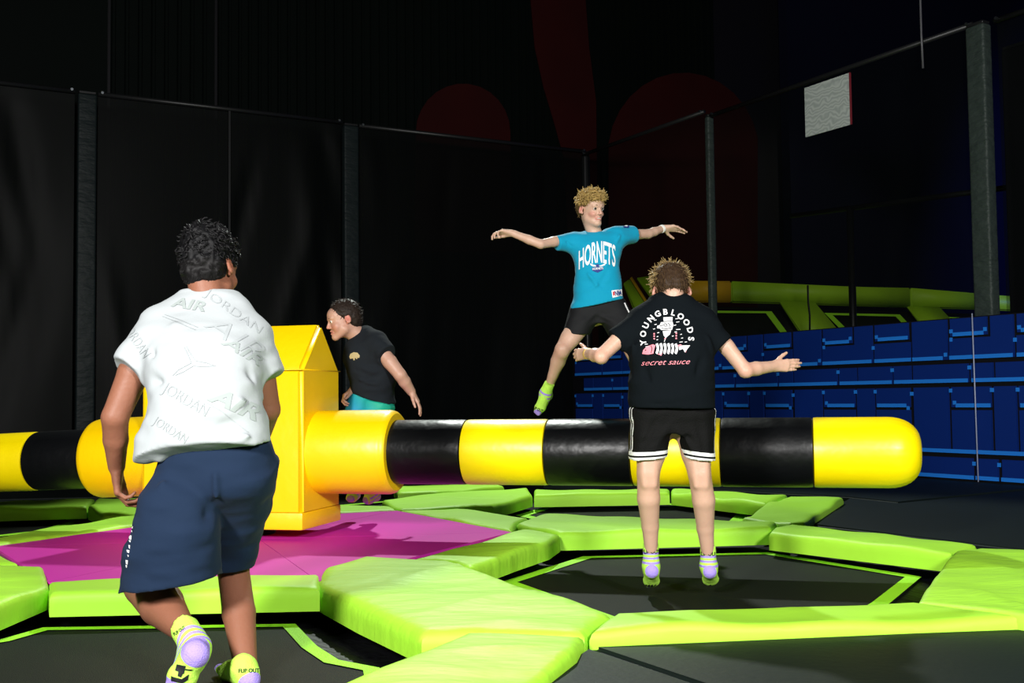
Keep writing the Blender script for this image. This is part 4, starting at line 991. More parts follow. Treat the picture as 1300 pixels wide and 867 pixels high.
# ================================================================== boy in the black back-printed shirt, in the air
def sport_mat():
    m = mat('black_mesh_short', (.003, .003, .0038), .75, .12, bump=(160, .3)); nt = m.node_tree; b = nt.nodes['Principled BSDF']
    a = nt.nodes.new('ShaderNodeAttribute'); a.attribute_name = 'trim'; r = nt.nodes.new('ShaderNodeValToRGB'); r.color_ramp.interpolation = 'CONSTANT'
    e = r.color_ramp.elements; e[0].position, e[0].color = 0, (.75, .75, .75, 1); e[1].position, e[1].color = .28, (.003, .003, .0038, 1)
    for p, v in ((.48, .75), (.84, .003)): q = e.new(p); q.color = (v, v, v, 1)
    nt.links.new(a.outputs['Fac'], r.inputs[0]); nt.links.new(r.outputs[0], b.inputs['Base Color']); return m
def boy_black():
    h = Head(D(852, 371, 5.05), (.0, .74, -.66), (0, .66, .74), .98)
    shL, elL, wrL = D(806, 412, 4.97), D(763, 452, 4.90), D(746, 449, 5.06)
    shR, elR, wrR = D(900, 412, 4.97), D(946, 470, 4.92), D(982, 465, 5.00)
    hipL, hipR = D(832, 530, 4.91), D(877, 530, 4.91)
    knL, anL = D(823, 600, 4.86), D(826.5, 697, 4.93)
    knR, anR = D(888, 601, 4.86), D(898.5, 700, 4.93)
    skin = h.prims()+[Cone(D(852, 400, 4.98), h.p(0, -.035, -.055), .050, .047, .03)]
    skin += [Loft(secs([((818, 520), (889, 520), 4.9, .085), ((818, 460), (889, 460), 4.92, .085), ((820, 418), (886, 418), 4.97, .075), ((840, 395), (865, 395), 4.99, .05)]), (1, 0, 0), .02)]
    skin += limb([shL, shL*.5+elL*.5, elL, elL*.6+wrL*.4, wrL], [.038, .0345, .031, .031, .023], .02)
    skin += limb([shR, shR*.5+elR*.5, elR, elR*.62+wrR*.38, wrR], [.038, .0345, .031, .031, .023], .02)
    skin += [Cone(elR+np.array([.0, -.012, -.008]), elR+np.array([.004, -.012, -.010]), .021, .021, .02), Cone(elL+np.array([0, -.012, -.008]), elL+np.array([0, -.012, -.010]), .022, .022, .02)]
    for hp_, kn, an, sd in ((hipL, knL, anL, -1), (hipR, knR, anR, 1)):
        skin += limb([hp_, hp_*.35+kn*.65, kn, kn*.66+an*.34+np.array([sd*.004, -.012, 0]), kn*.3+an*.7, an], [.085, .064, .0485, .0485, .037, .0285], .025)
        skin += [Cone(kn+np.array([-.02, -.03, .04]), kn+np.array([-.018, -.035, -.05]), .014, .012, .02), Cone(kn+np.array([.02, -.03, .04]), kn+np.array([.018, -.035, -.05]), .014, .012, .02)]
    skin += [Cone(hipL, hipR, .085, .085, .03)]
    hl = hand(wrL, (-.42, .60, -.02), (.75, .62, -.1), -1, .80, (14, 18, 10), 3, 38)
    hr = hand(wrR, (.96, .22, .06), (-.12, .99, -.05), 1, .80, (8, 10, 6), .5, 42)
    skin += hl+hr
    base = np.array([D(860, 740, 4.95)[0], 4.95, .055])
    def tone(V): 
        t = h.tone(V, (.52, .32, .23), (.62, .20, .15)); 
        for e_ in (elL, elR):
            m = np.exp(-((V-e_)**2).sum(1)/.045**2)[:, None]*.45; t = t*(1-m)+np.array([.66, .30, .22])*m
        for kn in (knL, knR):
            m = np.exp(-((V-kn)**2).sum(1)/.09**2)[:, None]*.25; t = t*(1-m)+np.array([.62, .32, .24])*m
        return t
    b = body_mesh(skin, [(h.c, .155, .004), (wrL+np.array([-.03, .05, 0]), .115, .003), (wrR+np.array([.08, .02, 0]), .115, .003)], base, 'boy in a black back-printed shirt and black shorts, mid-jump with arms spread', tone, M_skinB)
    hp = [h.e((0, -.022, .042), (.079, .095, .085), .02), h.e((0, -.055, -.010), (.066, .052, .058), .03), h.e((0, .11, -.045), (.10, .078, .095), .02, 'sub')]
    for sd in (-1, 1): hp.append(h.e((sd*.084, -.002, -.010), (.018, .030, .040), .012, 'sub'))
    V, Q = build(hp, .0045, 1, lambda p: .004*hnoise(p*70, 4)); N = vnormals(V, Q); L = h.loc(V)
    dark, mid, tip = (.035, .020, .011), (.085, .05, .024), (.40, .28, .11)
    T = np.tile(dark, (len(V), 1))*(.8+.4*RNG.random((len(V), 1)))
    R_, Nn = pick_roots(V, N, 1500, (L[:, 2] > -.06), 9)
    def flow(p, n):
        a = h.loc(p); k = np.clip((a[2]-.03)/.06, 0, 1)
        return nrm(h.R[0]*a[0]*9*k+h.R[0]*a[0]*3-h.R[2]*(1-k)+h.R[2]*k*.5-h.R[1]*.2*(1-k)+1e-6)*1.0
    def tn(p, n, rg):
        a = h.loc(p); edge = abs(a[0])/.07; k = np.clip((a[2]-.07)/.035, 0, 1)*.95+np.clip(edge-.72, 0, 1)*1.2*(a[2] > .01); k = min(1, k)*rg.uniform(.5, 1)
        return (tuple(np.array(dark)*rg.uniform(.7, 1.5)), tuple(np.array(mid)*(1-k)+np.array(tip)*k))
    s1 = strands(R_, Nn, flow, .030, .0030, tn, 5, 4, .15, .10, .16)
    R2, N2 = pick_roots(V, N, 600, (L[:, 2] > .085) | ((np.abs(L[:, 0]) > .062) & (L[:, 2] > .03)), 12)
    s2 = strands(R2, N2, flow, .034, .0030, lambda p, n, rg: (mid, tuple(np.array(tip)*rg.uniform(.7, 1.1))), 6, 4, .3, .6, .45)
    n1 = len(s1[0]); hair_mesh(V, Q, T, s1[0]+s2[0], s1[1]+[tuple(a+n1 for a in f) for f in s2[1]], s1[2]+s2[2], M_hair, b)
    body = Loft(secs([((799.5, 530), (907, 531), 4.88, .125), ((799, 517), (907, 517.5), 4.88, .125), ((798.5, 485), (906.5, 485), 4.89, .12), ((799, 455), (906.5, 455), 4.91, .118), ((800, 430), (905, 430), 4.95, .112), ((802, 408), (902, 408), 4.98, .095), ((814, 393), (890, 393), 4.99, .08), ((829, 381.5), (875, 381.5), 5.0, .066), ]), (1, 0, 0), .03)
    pr = [hemcut(body, (799, 516.5), (907, 517.5), 4.88, D(850, 450, 4.9)), sleeve(D(812, 413, 4.97), D(781, 432.5, 4.945), .058, .048, .045), sleeve(D(893, 411, 4.97), D(917, 437.5, 4.945), .058, .049, .045),
          Cone(D(815, 404, 5.0), D(838, 388, 5.0), .045, .045, .05), Cone(D(890, 404, 5.0), D(866, 388, 5.0), .045, .045, .05), Cone(D(843, 386, 5.0), D(861, 386, 5.0), .05, .05, .03)]
    F_ = folds(41, .0048, [dl(806, 445, 828, 490, 4.8, .012, -.012), dl(815, 440, 838, 480, 4.8, .012, .008), dl(900, 440, 880, 480, 4.8, .014, -.010), dl(898, 425, 905, 450, 4.86, .010, .010), dl(800, 420, 806, 455, 4.86, .010, .010), dl(830, 505, 880, 503, 4.77, .015, .006), dl(800, 512.5, 907, 513, 4.77, .004, -.004)])
    ts = garment('tshirt', pr, M_black, b, .0055, F_)
    tr = bvh(ts); X = lambda a, c: (740+a/4.818, 380+c/4.818)
    W_ = text_arc('YOUNGBLOODS', *X(515, 238), 30.6, 33.4, 190, -2, 7.3, 10.2, .03)
    W_ += [poly(X(492, 112), X(548, 110), X(547, 134), X(494, 136)), poly(X(478, 142), X(548, 138), X(553, 160), X(545, 188), X(480, 190), X(470, 180), X(453, 178), X(456, 164), X(470, 160)),
           poly(X(488, 196), X(540, 192), X(532, 215), X(506, 238), X(494, 222)), poly(X(502, 243), X(506, 244), X(499, 263), X(496, 262))]
    for i in range(6):                             # sliced body of the fish
        x = 445+i*23; W_.append(poly(X(x, 273+abs(i-2)), X(x+13, 268+abs(i-2)), X(x+20, 285), X(x+20, 318), X(x+11, 338), X(x, 330), X(x+8, 300)))
    W_ += [poly(X(585, 292), X(608, 284), X(612, 305), X(588, 312)), poly(X(606, 284), X(655, 283), X(640, 302), X(622, 326), X(612, 305))]
    for (x, y, l) in ((435, 128, 16), (438, 155, 14), (430, 182, 12), (455, 205, 12), (452, 228, 10), (450, 248, 10), (565, 120, 18), (570, 140, 20), (556, 160, 14), (570, 185, 26), (560, 200, 14), (595, 215, 10), (600, 238, 12), (545, 225, 10), (380, 275, 18), (590, 262, 20), (622, 262, 14), (385, 290, 16)):
        W_.append(poly(X(x, y), X(x+l, y-2), X(x+l, y+2), X(x, y+4)))
    [decal(ts, [q], 'shirt_print', M_white, .003, 4, tree=tr) for q in W_]
    Pk = [poly(X(365, 335), X(370, 312), X(392, 290), X(428, 277), X(444, 282), X(436, 310), X(432, 333), X(400, 340)), poly(X(455, 335), X(486, 330), X(480, 347)), poly(X(622, 310), X(636, 306), X(627, 328)), poly(X(497, 238), X(510, 238), X(505, 246), X(499, 246)),
          poly(X(580, 282), X(600, 276), X(606, 290), X(586, 292))]
    for (x, y) in ((432, 208), (432, 222), (432, 238), (566, 205), (566, 220), (566, 236)): Pk.append(poly(X(x, y), X(x+9, y), X(x+9, y+9), X(x, y+9)))
    Pk += text_line('secret sauce', *X(358, 404), *X(655, 396), 7.2, -.006, .45)
    [decal(ts, [q], 'shirt_print', M_pink, .003, 4, tree=tr) for q in Pk]
    Bk = [stroke([X(*q) for q in q_], .9) for q_ in [((472, 165), (500, 160), (505, 172)), ((498, 150), (515, 158), (512, 170)), ((520, 148), (532, 160), (528, 172)), ((480, 180), (510, 184), (540, 178))]]
    Bk += [poly(X(382, 312), X(389, 309), X(389, 316), X(382, 318))]+[stroke([X(418, 286), X(424, 305), X(418, 330)], .8)]
    [decal(ts, [q], 'shirt_print', M_black, .0045, 4, tree=tr) for q in Bk]
    pel = Loft(secs([((801, 508), (906, 508), 4.90, .105), ((801, 525), (907, 525), 4.90, .11), ((803, 548), (905, 548), 4.90, .105)]), (1, 0, 0), .02)
    lgL = Loft(secs([((801, 525), (856, 525), 4.90, .105), ((800, 550), (850, 550), 4.89, .10), ((798, 590), (845.5, 590), 4.88, .09)]), (1, 0, 0), .02)
    lgR = Loft(secs([((852, 525), (907, 525), 4.90, .105), ((860, 550), (907.5, 550), 4.89, .10), ((867, 592), (909, 592), 4.88, .09)]), (1, 0, 0), .02)
    cl, crr = hemcut(lgL, (798, 583), (845, 580), 4.88, D(850, 520, 4.9)), hemcut(lgR, (867, 580), (909, 585), 4.88, D(850, 520, 4.9))
    F2 = folds(51, .0045, [dl(853, 535, 826, 575, 4.8, .012, .008), dl(856, 540, 884, 578, 4.8, .012, .008), dl(835, 530, 815, 570, 4.79, .014, -.006), dl(885, 530, 895, 572, 4.79, .014, -.006)])
    so = garment('shorts', [pel, cl, crr], sport_mat(), b, .005, F2)
    me = so.data; V = np.array([v.co for v in me.vertices])+np.array(so['_b'])
    dl_ = -(V-cl.pt)@cl.n; dr_ = -(V-crr.pt)@crr.n; mx_ = D(854, 560, 4.9)
    tm = np.where((V-mx_)@CR < 0, dl_, dr_)/.042
    out = np.full(len(V), 1.)
    for lg, sd in ((lgL, -1), (lgR, 1)):
        w_, x, y = lg.loc(V); s_ = np.sign(lg.u@CR); xx = x*s_*sd
        side = ((V-mx_)@CR*sd > 0) & (np.abs(y+.035*np.sign(lg.v@CF)) < .028) & (xx > .02)
        band_ = np.abs(y+.035*np.sign(lg.v@CF))
        out = np.where(side, np.where(band_ < .0075, .4, np.where(band_ < .014, .6, .9)), out)
    tm = np.where(tm < .9, tm, out); fattr(so, 'trim', tm.clip(0, 1))
    s_l = sock(D(826.5, 701, 4.93), D(828, 731, 4.885), D(827, 748, 5.07), b, .95, (0, 0, 1), (0, -.42, -.9), .029, .85)
    s_r = sock(D(899, 705, 4.93), D(902, 732, 4.885), D(903, 745, 5.07), b, .95, (0, 0, 1), (.05, -.42, -.9), .029, .85)
    decal(s_l, text_line('FLIP OUT', 815.5, 702.5, 837.5, 702.5, 5, .02), 'sock_print', M_sole, maxe=3)
    decal(s_r, text_line('FLIP OUT', 887.5, 705, 911, 705.5, 5, .02), 'sock_print', M_sole, maxe=3)
    for s_, xs in ((s_l, (819, 838)), (s_r, (891, 914))):
        decal(s_, [poly((x, 742+dy), (x+2.6, 741.5+dy), (x+2.2, 744.5+dy), (x-.4, 744.5+dy)) for k, x in enumerate(np.linspace(*xs, 6)) for dy in (0, (4 if k % 2 else 3.2))], 'grip_print', M_sole, maxe=3)
    band(wrL+(elL-wrL)*.08, elL-wrL, .0265, .014, M_tanband, b)
    return b
M_black = mat('black_cotton', (.0036, .0054, .0070), .9, .06, bump=(60, .15))
M_tanband = mat('tan_wristband', (.55, .36, .08), .5); M_whiteband = mat('white_wristband', (.8, .8, .76), .4)
boy_black()

# ================================================================== boy in turquoise, leaping
def boy_turq():
    h = Head(D(750.5, 265.5, 6.70), (.56, -.82, -.14), (-.02, -.08, 1), .87)
    shL, elL, wrL = D(718, 304, 6.70), D(686.5, 310, 6.58), D(650, 296, 6.62)
    shR, elR, wrR = D(789, 298, 6.73), D(823, 297, 6.86), D(842, 290, 6.95)
    hipL, hipR = D(745, 398, 6.70), D(776, 394, 6.70)
    knL, anL, = D(714, 444, 6.58), D(697, 490, 6.68)
    knR, anR = D(803, 446, 6.60), D(828, 505, 6.72)
    skin = h.prims(smile=True, chub=-.006)+[Cone(D(757, 303, 6.71), h.p(0, -.02, -.06), .046, .044, .03)]
    skin += [Loft(secs([((738, 390), (782, 384), 6.70, .07), ((738, 340), (779, 336), 6.70, .07), ((736, 314), (781, 309), 6.71, .065), ((748, 300), (768, 296), 6.71, .045)]), (1, 0, .18), .015)]
    skin += limb([shL, shL*.5+elL*.5, elL, elL*.6+wrL*.4, wrL], [.033, .030, .0265, .0265, .0195], .015)
    skin += limb([shR, shR*.5+elR*.5, elR, elR*.6+wrR*.4, wrR], [.033, .031, .028, .027, .0195], .015)
    for hp_, kn, an in ((hipL, knL, anL), (hipR, knR, anR)):
        skin += limb([hp_, hp_*.3+kn*.7, kn, kn*.68+an*.32+np.array([0, .014, 0]), kn*.3+an*.7, an], [.078, .056, .044, .043, .030, .0255], .02)
        skin += [Cone(kn+np.array([0, -.012, 0]), kn+np.array([0, -.012, -.02]), .034, .03, .02)]
    skin += [Cone(hipL, hipR, .078, .078, .03)]
    skin += hand(wrL, (-.93, -.1, .10), (-.05, -.35, -.93), -1, .80, ((18, 40, 25), (22, 42, 28), (26, 44, 28), (30, 46, 28)), 5, 25)
    skin += hand(wrR, (.95, .05, .02), (.1, -.55, -.80), 1, .82, ((6, 10, 6), (10, 14, 8), (18, 18, 10), (26, 22, 12)), 8, 55)
    base = D(755, 530, 6.7); base[2] = .72
    def tone(V):
        t = h.tone(V, (.52, .335, .245), (.60, .20, .16), (.50, .17, .15))
        for kn in (knL, knR):
            m = np.exp(-((V-kn)**2).sum(1)/.06**2)[:, None]*.4; t = t*(1-m)+np.array([.55, .24, .17])*m
        return t
    b = body_mesh(skin, [(h.c, .145, .0035), (wrL+np.array([-.07, 0, 0]), .105, .003), (wrR+np.array([.07, 0, 0]), .105, .003)], base, 'boy in a turquoise lettered shirt leaping with both arms stretched out', tone, M_skinB)
    for sd in (-1, 1): eye(h, sd, b, M_irisb, (.35, .9, 0))
    V = [h.p(x, y, z) for z in (-.0595, -.0640) for x, y in ((-.015, .0885), (-.006, .0925), (.006, .0925), (.015, .0885))]+[h.p(x, .080, z) for z in (-.0595, -.064) for x in (-.014, -.006, .006, .014)]
    link('teeth', V, [(0, 1, 5, 4), (1, 2, 6, 5), (2, 3, 7, 6), (4, 5, 13, 12), (5, 6, 14, 13), (6, 7, 15, 14), (0, 8, 9, 1), (1, 9, 10, 2), (2, 10, 11, 3)], M_teeth, b)
    hp = [h.e((0, -.022, .045), (.080, .095, .082), .02), h.e((0, -.05, -.005), (.070, .056, .052), .03), h.e((0, .010, .088), (.078, .088, .045), .03),
          h.e((0, .118, -.035), (.085, .062, .098), .015, 'sub')]
    for sd in (-1, 1): hp.append(h.e((sd*.088, .012, -.022), (.022, .034, .040), .012, 'sub'))
    V, Q = build(hp, .0042, 1, lambda p: .006*hnoise(p*55, 4)+.004*hnoise(p*110, 2)); N = vnormals(V, Q); L = h.loc(V)
    dk, bl = (.10, .06, .022), (.52, .36, .12)
    kk = np.clip((L[:, 2]-.01)/.08, 0, 1)[:, None]; T = (np.array(dk)*(1-kk)+np.array([.30, .20, .065])*kk)*(.75+.5*RNG.random((len(V), 1)))
    R_, Nn = pick_roots(V, N, 900, L[:, 2] > .035, 3)
    def flow(p, n): a = h.loc(p); return nrm(h.R[1]*.5+h.R[0]*math.sin(a[0]*70+a[1]*50)*.9-UP*.3)
    s1 = strands(R_, Nn, flow, .036, .0040, lambda p, n, rg: (tuple(np.array((.20, .125, .04))*rg.uniform(.6, 1.3)), tuple(np.array(bl)*rg.uniform(.6, 1.15))), 5, 5, .9, .4, .45)
    R2, N2 = pick_roots(V, N, 500, L[:, 2] <= .04, 4)
    s2 = strands(R2, N2, lambda p, n: -UP*.9-h.R[1]*.4, .020, .0026, lambda p, n, rg: (dk, tuple(np.array((.15, .095, .035))*rg.uniform(.7, 1.2))), 6, 3, .2, .2, .25)
    n1 = len(s1[0]); hair_mesh(V, Q, T, s1[0]+s2[0], s1[1]+[tuple(a+n1 for a in f) for f in s2[1]], s1[2]+s2[2], M_hair, b)
    for sd in (-1, 1):
        V, Fs = tube_geo([h.p(sd*.047, .074, .022), h.p(sd*.036, .086, .0265), h.p(sd*.024, .092, .026), h.p(sd*.013, .0945, .022)], [.0012, .003, .0032, .0018], 6)
        e_ = link('eyebrow', V, Fs, M_brow, b)
    body = Loft(secs([((722, 402), (797, 390), 6.69, .115), ((726, 391), (793, 379), 6.69, .115), ((729, 360), (789, 352), 6.69, .105), ((729, 336), (787, 330), 6.70, .10), ((725, 316), (791, 308), 6.71, .10), ((727, 305), (790, 299), 6.72, .080), ((744, 297.5), (772, 293.5), 6.73, .056)]), (1, 0, .17), .02)
    V_ = Cone(D(757.5, 290, 6.60), D(758, 301, 6.61), .048, .012, .004, None, 'sub')
    pr = [hemcut(body, (726, 392.5), (793.5, 379.5), 6.69, D(755, 330, 6.7)), sleeve(D(729, 306, 6.71), D(706.5, 308.5, 6.655), .056, .042, .05), sleeve(D(784, 299, 6.72), D(804, 298, 6.79), .060, .054, .05),
          Cone(D(730, 305, 6.72), D(745, 301.5, 6.73), .035, .030, .03), Cone(D(786, 299, 6.73), D(771, 297, 6.73), .035, .030, .03), V_]
    F_ = folds(61, .0045, [dl(731, 325, 765, 372, 6.58, .012, .006), dl(785, 320, 760, 365, 6.58, .014, -.008), dl(786, 312, 770, 338, 6.6, .010, .008), dl(732, 314, 745, 330, 6.6, .010, .008), dl(714, 303, 725, 312, 6.64, .007, -.006), dl(790, 293, 780, 312, 6.64, .009, .008), dl(733, 375, 780, 350, 6.57, .014, .006)])
    ts = garment('tshirt', pr, M_turq, b, .0055, F_); tr = bvh(ts)
    X = lambda a, c: (700+a/8.67, 300+c/8.67)
    bot = lambda u: 300+(365-(62*np.sin(math.pi*np.clip(u*1.02, 0, 1))+36*u))/8.67
    top = lambda u: 300+(158-(78*np.sin(math.pi*np.clip(u, 0, 1))+62*u))/8.67
    decal(ts, warp_text('HORNETS', *[X(304, 0)[0], X(703, 0)[0]], bot, top, .015), 'shirt_print', M_white, tree=tr, maxe=5)
    decal(ts, [poly(X(425, 298), X(455, 312), X(490, 322), X(492, 334), X(455, 332), X(432, 318)), poly(X(605, 280), X(590, 300), X(540, 322), X(520, 328), X(545, 335), X(585, 320), X(604, 298))], 'shirt_print', M_white, lift=.004, tree=tr)
    decal(ts, [poly(X(448, 345), X(575, 338), X(565, 372), X(510, 402), X(452, 380)), poly(X(490, 308), X(520, 306), X(530, 338), X(480, 340))], 'shirt_print', M_navyprint, lift=.0034, tree=tr)
    decal(ts, text_line('HORNETS', *X(455, 374), *X(569, 364), 2.9, .02), 'shirt_print', M_white, lift=.005, tree=tr)
    decal(ts, [poly(X(660, 597), X(772, 583), X(776, 655), X(670, 676))], 'hem_label', M_white, lift=.003, tree=tr)
    decal(ts, text_line('NBA', *X(700, 655), *X(770, 645), 6, .03), 'hem_label', M_navyprint, lift=.0045, tree=tr)
    decal(ts, [poly(X(672, 612), X(692, 609), X(694, 650), X(676, 654))], 'hem_label', M_redprint, lift=.0045, tree=tr)
    decal(ts, [poly((787, 282.8), (799.5, 286), (798, 289.8), (792, 289.5))], 'sleeve_badge', M_navyprint, lift=.003, tree=tr, maxe=2)
    decal(ts, [poly((789.5, 283.8), (797.5, 286), (796, 288.3), (792, 287.6))], 'sleeve_badge', M_white, lift=.0045, tree=tr, maxe=2)
    u_ = (1, 0, .17)
    pel = Loft(secs([((727, 386), (792, 376), 6.70, .095), ((724, 398), (794, 392), 6.70, .10), ((727, 412), (795, 408), 6.70, .09)]), u_, .02)
    lgL = Loft(secs([((724, 396), (763, 396), 6.70, .095), ((719, 410), (754, 411), 6.67, .09), ((712, 430), (742, 433), 6.64, .08)]), (1, 0, 0), .025)
    lgR = Loft(secs([((757, 394), (795, 392), 6.70, .095), ((766, 410), (806, 408), 6.67, .09), ((778, 432), (816, 428), 6.64, .085)]), (1, 0, 0), .025)
    so = garment('shorts', [pel, hemcut(lgL, (714, 424), (742, 424.5), 6.64, D(745, 395, 6.7)), hemcut(lgR, (776, 426), (814, 421), 6.64, D(775, 395, 6.7))], M_blackshort, b, .0055, folds(71, .003, [dl(757, 398, 730, 415, 6.6, .012, .008), dl(760, 400, 790, 412, 6.6, .012, .008)]))
    decal(so, [stroke([(792.5, 384.5), (794.5, 389), (798.5, 397)], 1.6)], 'shorts_print', M_white, maxe=4)
    sock(D(696, 492.5, 6.68), D(698, 503, 6.71), D(680.5, 529, 6.58), b, .88, knL-anL, nrm([.25, .75, -.5]), .0265)
    tn_ = [o for o in b.children if o.name.startswith('sock')][0]
    decal(tn_, text_line('FLIP OUT', 675.5, 518.5, 688, 524, 4, .03), 'sock_print', M_sole, maxe=2)
    sock(D(829, 507, 6.72), D(829, 517, 6.76), D(840, 540, 6.64), b, .88, knR-anR, nrm([-.2, .8, -.5]), .0265)
    band(wrR+(elR-wrR)*.10, elR-wrR, .025, .018, M_whiteband, b)
    return b
M_turq = mat('turquoise_jersey', (.0, .26, .42), .8, .2, bump=(50, .12), sheen=.1); M_brow = mat('eyebrow_brown', (.16, .10, .05), .7)
M_navyprint = mat('navy_print', (.015, .035, .20), .6, .3); M_redprint = mat('red_print', (.55, .04, .05), .6, .3)
M_blackshort = mat('black_short_cloth', (.004, .0045, .0055), .75, .25, bump=(60, .15))
boy_turq()

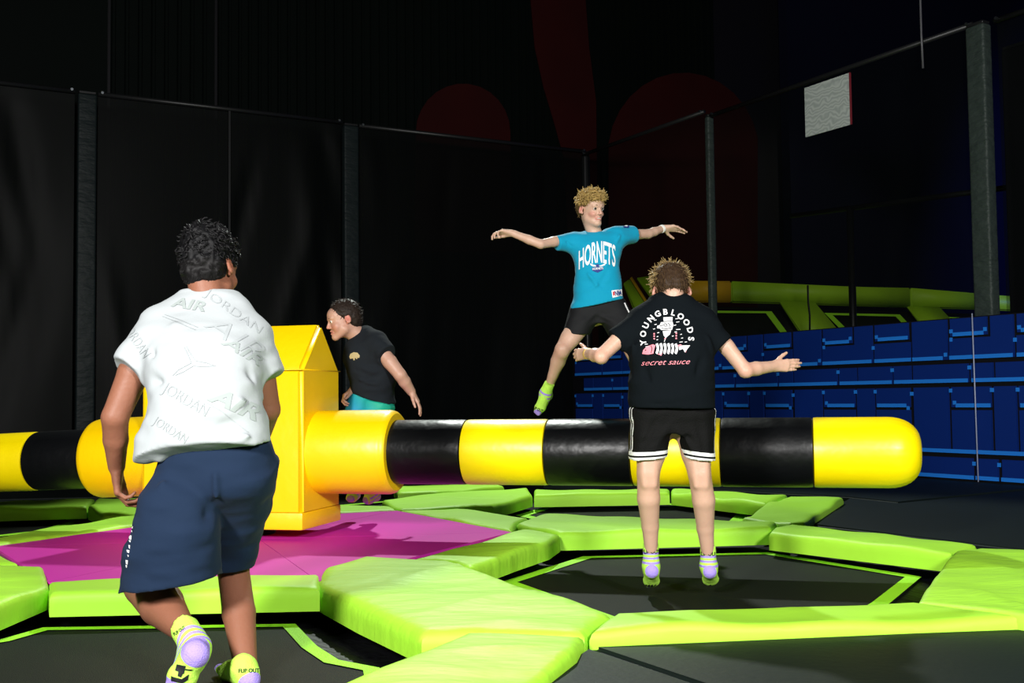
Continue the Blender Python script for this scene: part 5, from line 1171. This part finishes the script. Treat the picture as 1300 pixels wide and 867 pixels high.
# ================================================================== boy in the charcoal shirt behind the tower
def shorts_grad():
    m = mat('green_blue_swim_short', (.01, .30, .22), .6, .3); nt = m.node_tree; b = nt.nodes['Principled BSDF']
    a = nt.nodes.new('ShaderNodeAttribute'); a.attribute_name = 'fade'; r = nt.nodes.new('ShaderNodeValToRGB'); e = r.color_ramp.elements
    e[0].position, e[0].color = 0, (.01, .36, .24, 1); e[1].position, e[1].color = 1, (.01, .22, .52, 1)
    nt.links.new(a.outputs['Fac'], r.inputs[0]); nt.links.new(r.outputs[0], b.inputs['Base Color']); return m
def boy_char():
    h = Head(D(436, 406, 6.93), (-.90, -.34, -.22), (-.24, -.06, .97), .98)
    shN, elN, wrN = D(482, 443, 6.83), D(508, 476, 6.78), D(522, 497, 6.84)
    shF, elF, wrF = D(450, 440, 7.10), D(462, 482, 7.10), D(449, 494, 6.92)
    hipN, hipF = D(480, 514, 6.93), D(472, 514, 7.06)
    knN, anN = D(470, 572, 6.86), D(478, 622, 7.0); knF, anF = D(446, 560, 7.05), D(450, 624, 7.10)
    skin = h.prims(chub=.008)+[Cone(D(461, 432, 6.97), h.p(0, -.025, -.06), .058, .055, .03)]
    skin += [Loft(secs([((462, 505), (488, 512), 6.98, .08), ((460, 480), (490, 482), 6.98, .09), ((455, 458), (482, 456), 6.97, .08), ((456, 440), (470, 436), 6.97, .05)]), (1, 0, 0), .015)]
    skin += limb([shN, shN*.5+elN*.5, elN, elN*.6+wrN*.4, wrN], [.044, .044, .038, .037, .027], .015)
    skin += limb([shF, elF, wrF], [.042, .038, .027], .02)
    skin += limb([hipN, knN, anN], [.075, .058, .034], .015)+limb([hipF, knF, anF], [.075, .058, .034], .015)
    skin += hand(wrN, (.52, .1, -.80), (-.75, .1, -.55), -1, .88, (14, 16, 10), 7, 40)
    skin += hand(wrF, (-.60, -.35, -.42), (.5, .1, -.75), 1, .86, (40, 55, 35), 3, 30)
    base = D(470, 637, 7.0); base[2] = .15
    def tone(V): return h.tone(V, (.47, .27, .20), (.55, .13, .10), (.45, .15, .14))
    b = body_mesh(skin, [(h.c, .155, .0037), (wrN+np.array([.04, 0, -.07]), .105, .003), (wrF+np.array([-.04, -.03, -.03]), .085, .003)], base, 'boy in a charcoal shirt and green-blue shorts leaning forward behind the yellow tower', tone, M_skinB)
    for sd in (-1, 1): eye(h, sd, b, M_irisb, (0, .95, -.15))
    hp = [h.e((0, -.020, .042), (.081, .098, .086), .02), h.e((0, -.056, -.010), (.073, .058, .068), .03), h.e((0, .126, -.036), (.095, .074, .096), .012, 'sub')]
    for sd in (-1, 1): hp.append(h.e((sd*.090, .010, -.030), (.020, .030, .042), .010, 'sub'))
    V, Q = build(hp, .0042, 1, lambda p: .003*hnoise(p*80, 4)); N = vnormals(V, Q); L = h.loc(V)
    T = np.tile([.020, .013, .010], (len(V), 1))*(.7+.6*RNG.random((len(V), 1)))
    R_, Nn = pick_roots(V, N, 900, L[:, 2] > -.05, 3)
    s1 = strands(R_, Nn, lambda p, n: h.R[1]*.5-UP*.4, .018, .0024, lambda p, n, rg: ((.014, .009, .007), tuple(np.array((.035, .023, .017))*rg.uniform(.6, 1.3))), 5, 3, .2, .35, .45)
    hair_mesh(V, Q, T, *s1, M_hair, b)
    for sd in (-1, 1):
        Vv, Fs = tube_geo([h.p(sd*.048, .074, .022), h.p(sd*.036, .086, .0255), h.p(sd*.024, .092, .025), h.p(sd*.013, .0945, .021)], [.0014, .0034, .0036, .002], 6)
        link('eyebrow', Vv, Fs, M_hairdk, b)
    body = Loft(secs([((449, 508), (502, 526), 6.97, .15), ((449, 497), (500, 514), 6.97, .15), ((445.5, 483), (505, 488), 6.96, .155), ((440, 465), (502, 464), 6.95, .15), ((435, 448), (494, 444), 6.95, .14), ((438, 437), (488, 431), 6.96, .115), ((446, 429), (476, 421), 6.97, .08), ((450, 425), (468, 417), 6.98, .064)]), (1, 0, -.1), .03)
    pr = [hemcut(body, (449, 498), (501, 517), 6.97, D(470, 450, 6.95)), sleeve(D(478, 437, 6.87), D(491.5, 450, 6.80), .076, .060, .05), sleeve(D(452, 440, 7.06), D(456, 458, 7.10), .06, .052, .045), Cone(D(478, 432, 6.9), D(464, 424, 6.97), .055, .055, .04)]
    F_ = folds(81, .006, [dl(440, 465, 478, 480, 6.8, .014, -.008), dl(445, 480, 485, 490, 6.8, .014, .010), dl(450, 490, 495, 470, 6.8, .014, -.010), dl(478, 432, 470, 460, 6.8, .012, .010), dl(486, 430, 496, 445, 6.74, .010, .006)])
    ts = garment('tshirt', pr, M_charcoal, b, .006, F_)
    X = lambda a, c: (380+a/2.89, 360+c/2.89)
    decal(ts, [poly(X(184, 268), X(188, 258), X(200, 252), X(214, 254), X(222, 264), X(221, 272), X(212, 268), X(203, 274), X(194, 268), X(187, 276)), poly(X(198, 272), X(204, 272), X(204, 281), X(199, 281)), poly(X(208, 270), X(212, 270), X(213, 277), X(209, 277))], 'chest_print', M_tanprint, maxe=3)
    pel = Loft(secs([((452, 492), (498, 505), 6.98, .125), ((452, 508), (500, 520), 6.98, .135), ((454, 525), (498, 530), 6.98, .13)]), (1, 0, -.25), .02)
    lgN = Loft(secs([((462, 505), (500, 520), 6.92, .12), ((454, 535), (494, 540), 6.90, .115), ((450, 568), (486, 570), 6.88, .10)]), (1, 0, 0), .03)
    lgF = Loft(secs([((445, 505), (486, 512), 7.05, .12), ((435, 530), (475, 535), 7.05, .11), ((428, 556), (464, 562), 7.05, .10)]), (1, 0, 0), .03)
    so = garment('shorts', [pel, lgN, lgF, Cone(D(462, 505, 6.94), D(452, 530, 6.92), .085, .08, .03)], shorts_grad(), b, .006, cloth_noise(9, .004))
    V = np.array([v.co for v in so.data.vertices])+np.array(so['_b']); a_, c_ = D(472, 500, 6.95), D(446, 523, 6.95); e_ = c_-a_
    fattr(so, 'fade', ((V-a_)@e_/(e_@e_)).clip(0, 1))
    sock(anN, D(481, 635, 7.02), D(462, 640, 6.93), b, 1., knN-anN, (0, 0, -1), .034, .75); sock(anF, D(452, 634, 7.12), D(444, 637, 6.98), b, 1., knF-anF, (0, 0, -1), .034, .75)
    band(wrF+(elF-wrF)*.16, elF-wrF, .031, .016, M_whiteband, b)
    return b
M_charcoal = mat('charcoal_cotton', (.012, .0150, .019), .9, .08, bump=(60, .15)); M_tanprint = mat('tan_print', (.42, .33, .16), .7); M_hairdk = mat('dark_eyebrow', (.015, .01, .008), .7)
boy_char()
for o in COL.objects:
    if '_b' in o: del o['_b']
